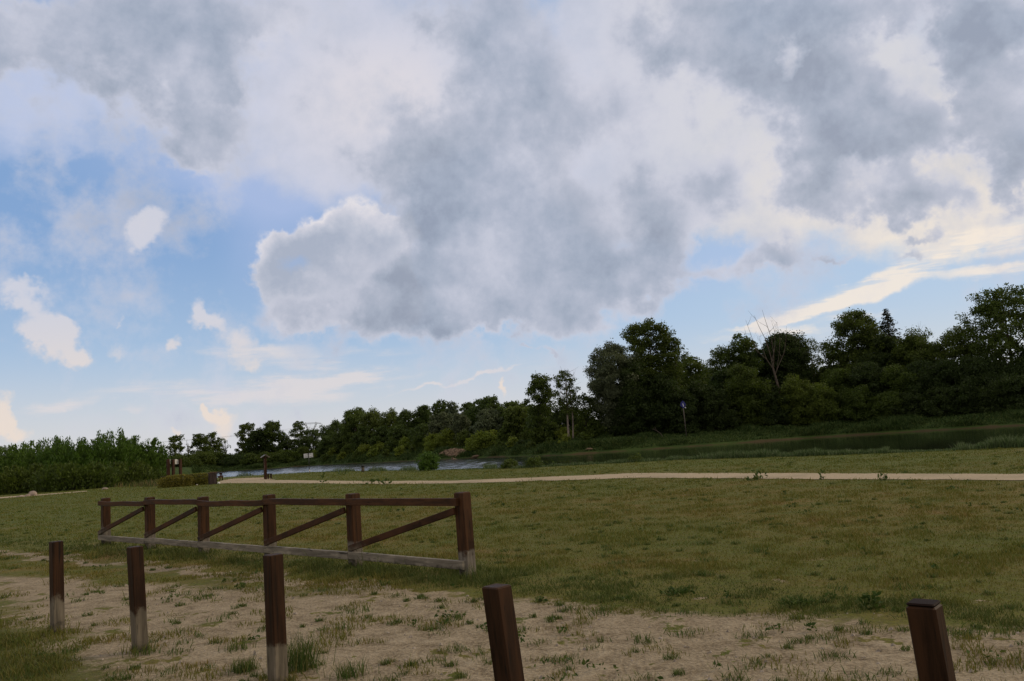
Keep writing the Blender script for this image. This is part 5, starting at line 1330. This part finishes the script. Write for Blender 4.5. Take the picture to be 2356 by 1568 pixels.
for px, py, n, h, R, lf, lab, sd in ((1748, 1103.5, 40, 0.30, 0.22, 0.13, 'upright leafy weed at the near edge of the gravel path, under the spruce direction', 11), (1728, 1106, 26, 0.10, 0.22, 0.12, 'flat leafy weed left of the upright one at the path edge', 12), (1893, 1103, 18, 0.26, 0.10, 0.12, 'thin weed standing at the path edge right of the upright one', 13),
      (2036, 1107, 24, 0.17, 0.14, 0.12, 'small weed at the near path edge towards the right', 14), (850, 1115.5, 30, 0.22, 0.42, 0.2, 'left one of two leafy weeds at the near path edge above the fence', 15), (884, 1114.5, 34, 0.30, 0.42, 0.2, 'right one of two leafy weeds at the near path edge above the fence', 16),
      (743, 1110.5, 18, 0.75, 0.18, 0.2, 'tall thin weed on the gravel path near the blank sign', 17), (789, 1093.5, 26, 0.35, 0.5, 0.24, 'leafy weed on the grass between path and water left of the marker post', 18), (1270, 1074.5, 20, 0.35, 0.3, 0.16, 'leafy weed at the grass edge beside the two small bank bushes', 19),
      (1560, 1366, 150, 0.035, 0.17, 0.05, 'dark flat weed patch in the lawn right of the split top bollard', 20), (1838, 1392, 150, 0.045, 0.17, 0.05, 'dark flat weed patch in the lawn left of the capped bollard', 21), (2008, 1402, 80, 0.12, 0.10, 0.06, 'dark weed beside the bare sandy patch left of the capped bollard', 22)):
    lab = lab.replace(', under the spruce direction', ', largest there')
    tuft(px, py, n, h, R, lab, 'weed_plant', 'weed', WEEDM, group=W_, seed=sd, leaves=lf)

def reeds():
    """rank grass and reeds on the near bank, thicker to the right"""
    rs = np.random.RandomState(23); P = []; Hh = []
    a0, a1 = azel(1150, horizon_y(1150))[0], azel(2460, horizon_y(2460))[0]
    for az in np.linspace(a0, a1, 900):
        rn = float(r_near(az)); u = (az - a0) / (a1 - a0)
        amp = 0.10 + 0.26 * sstep(0.12, 0.5, np.array(u)) * vnoise(az * 1.1, 3, 4) + 0.12 * vnoise(az * 6, 1, 8)
        px_gap = float(vnoise(np.array(az * 0.7 + 2), np.array(9.0), 5))
        if u > 0.72 and u < 0.83: amp *= 0.35
        if u > 0.88: amp *= 1.5
        k = 26 if px_gap > .25 else 12
        r = rn + rs.uniform(-0.5, 1.3, k); a = np.radians(az + rs.uniform(-.05, .05, k))
        P.append(np.stack([np.sin(a) * r, np.cos(a) * r, np.zeros(k)], -1)); Hh.append(np.full(k, float(amp)) * rs.uniform(.5, 1.25, k))
    for az in np.linspace(azel(500, 1090)[0], a0, 500):
        rn = float(r_near(az)); k = 8; r = rn + rs.uniform(-0.8, 0.8, k); a = np.radians(az + rs.uniform(-.05, .05, k)); amp = 0.10 + 0.35 * float(sstep(.62, .8, vnoise(np.array(az * 0.9), np.array(2.0), 12)))
        P.append(np.stack([np.sin(a) * r, np.cos(a) * r, np.zeros(k)], -1)); Hh.append(amp * rs.uniform(.4, 1.2, k))
    P = np.vstack(P); Hh = np.concatenate(Hh); P[:, 2] = z_many(P[:, 0], P[:, 1]) - 0.02
    V, F = blades(rs, P, Hh + np.maximum(0, -P[:, 2] * 0.7), 0.035 * rs.uniform(.6, 1.5, len(P)), 0.75)
    tag(mesh_from('bank_reeds', V, F, grass_mat('reed_blade', [(0, (0.050, 0.090, 0.028, 1)), (.6, (0.095, 0.140, 0.050, 1)), (1, (0.17, 0.21, 0.11, 1))])), 'reeds and rank grass along the near river bank', 'reeds', None, 'stuff')
reeds()

def far_bank_grass():
    rs = np.random.RandomState(29); N = 150000
    az = rs.uniform(-22, 36, N); up = 1.2 + rs.uniform(0, 1, N) ** 1.3 * 19
    r = r_far(az) + up; x, y = np.sin(np.radians(az)) * r, np.cos(np.radians(az)) * r
    c = fbm(x * .22, y * .22, 3, 41); ok = rs.uniform(0, 1, N) < (.35 + .65 * sstep(.35, .6, c)); x, y, r, c, up = x[ok], y[ok], r[ok], c[ok], up[ok]
    h = (0.28 + 0.75 * sstep(.4, .75, c)) * rs.uniform(.5, 1.3, len(x))
    V, F = blades(rs, np.stack([x, y, z_many(x, y) - .05], -1), h, (0.09 + 0.0005 * r) * rs.uniform(.6, 1.5, len(x)), 1.0)
    tag(mesh_from('far_bank_grass', V, F, grass_mat('rank_grass', [(0, (0.022, 0.048, 0.011, 1)), (.6, (0.048, 0.084, 0.018, 1)), (1, (0.095, 0.125, 0.034, 1))])), 'rank grass and herbs covering the far river bank', 'grass', None, 'stuff')
far_bank_grass()

def left_weeds():
    rs = np.random.RandomState(37); P = []
    for _ in range(2600):
        px = rs.uniform(262, 372); py = rs.uniform(1106, 1123) - (px - 262) * 0.03
        if rs.uniform() < (px - 240) / 130: P.append(on_plane(px, py))
    P = np.array(P); V, F = blades(rs, np.stack([P[:, 0], P[:, 1], z_many(P[:, 0], P[:, 1])], -1), rs.uniform(.15, .75, len(P)), rs.uniform(.04, .09, len(P)), .7)
    tag(mesh_from('tall_weeds', V, F, grass_mat('tall_weed', [(0, (0.05, 0.075, 0.018, 1)), (.55, (0.085, 0.10, 0.026, 1)), (.9, (0.16, 0.11, 0.055, 1)), (1, (0.25, 0.22, 0.04, 1))])), 'tall weeds with dry and yellow heads left of the clipped shrubs', 'weeds', None, 'stuff')
left_weeds()
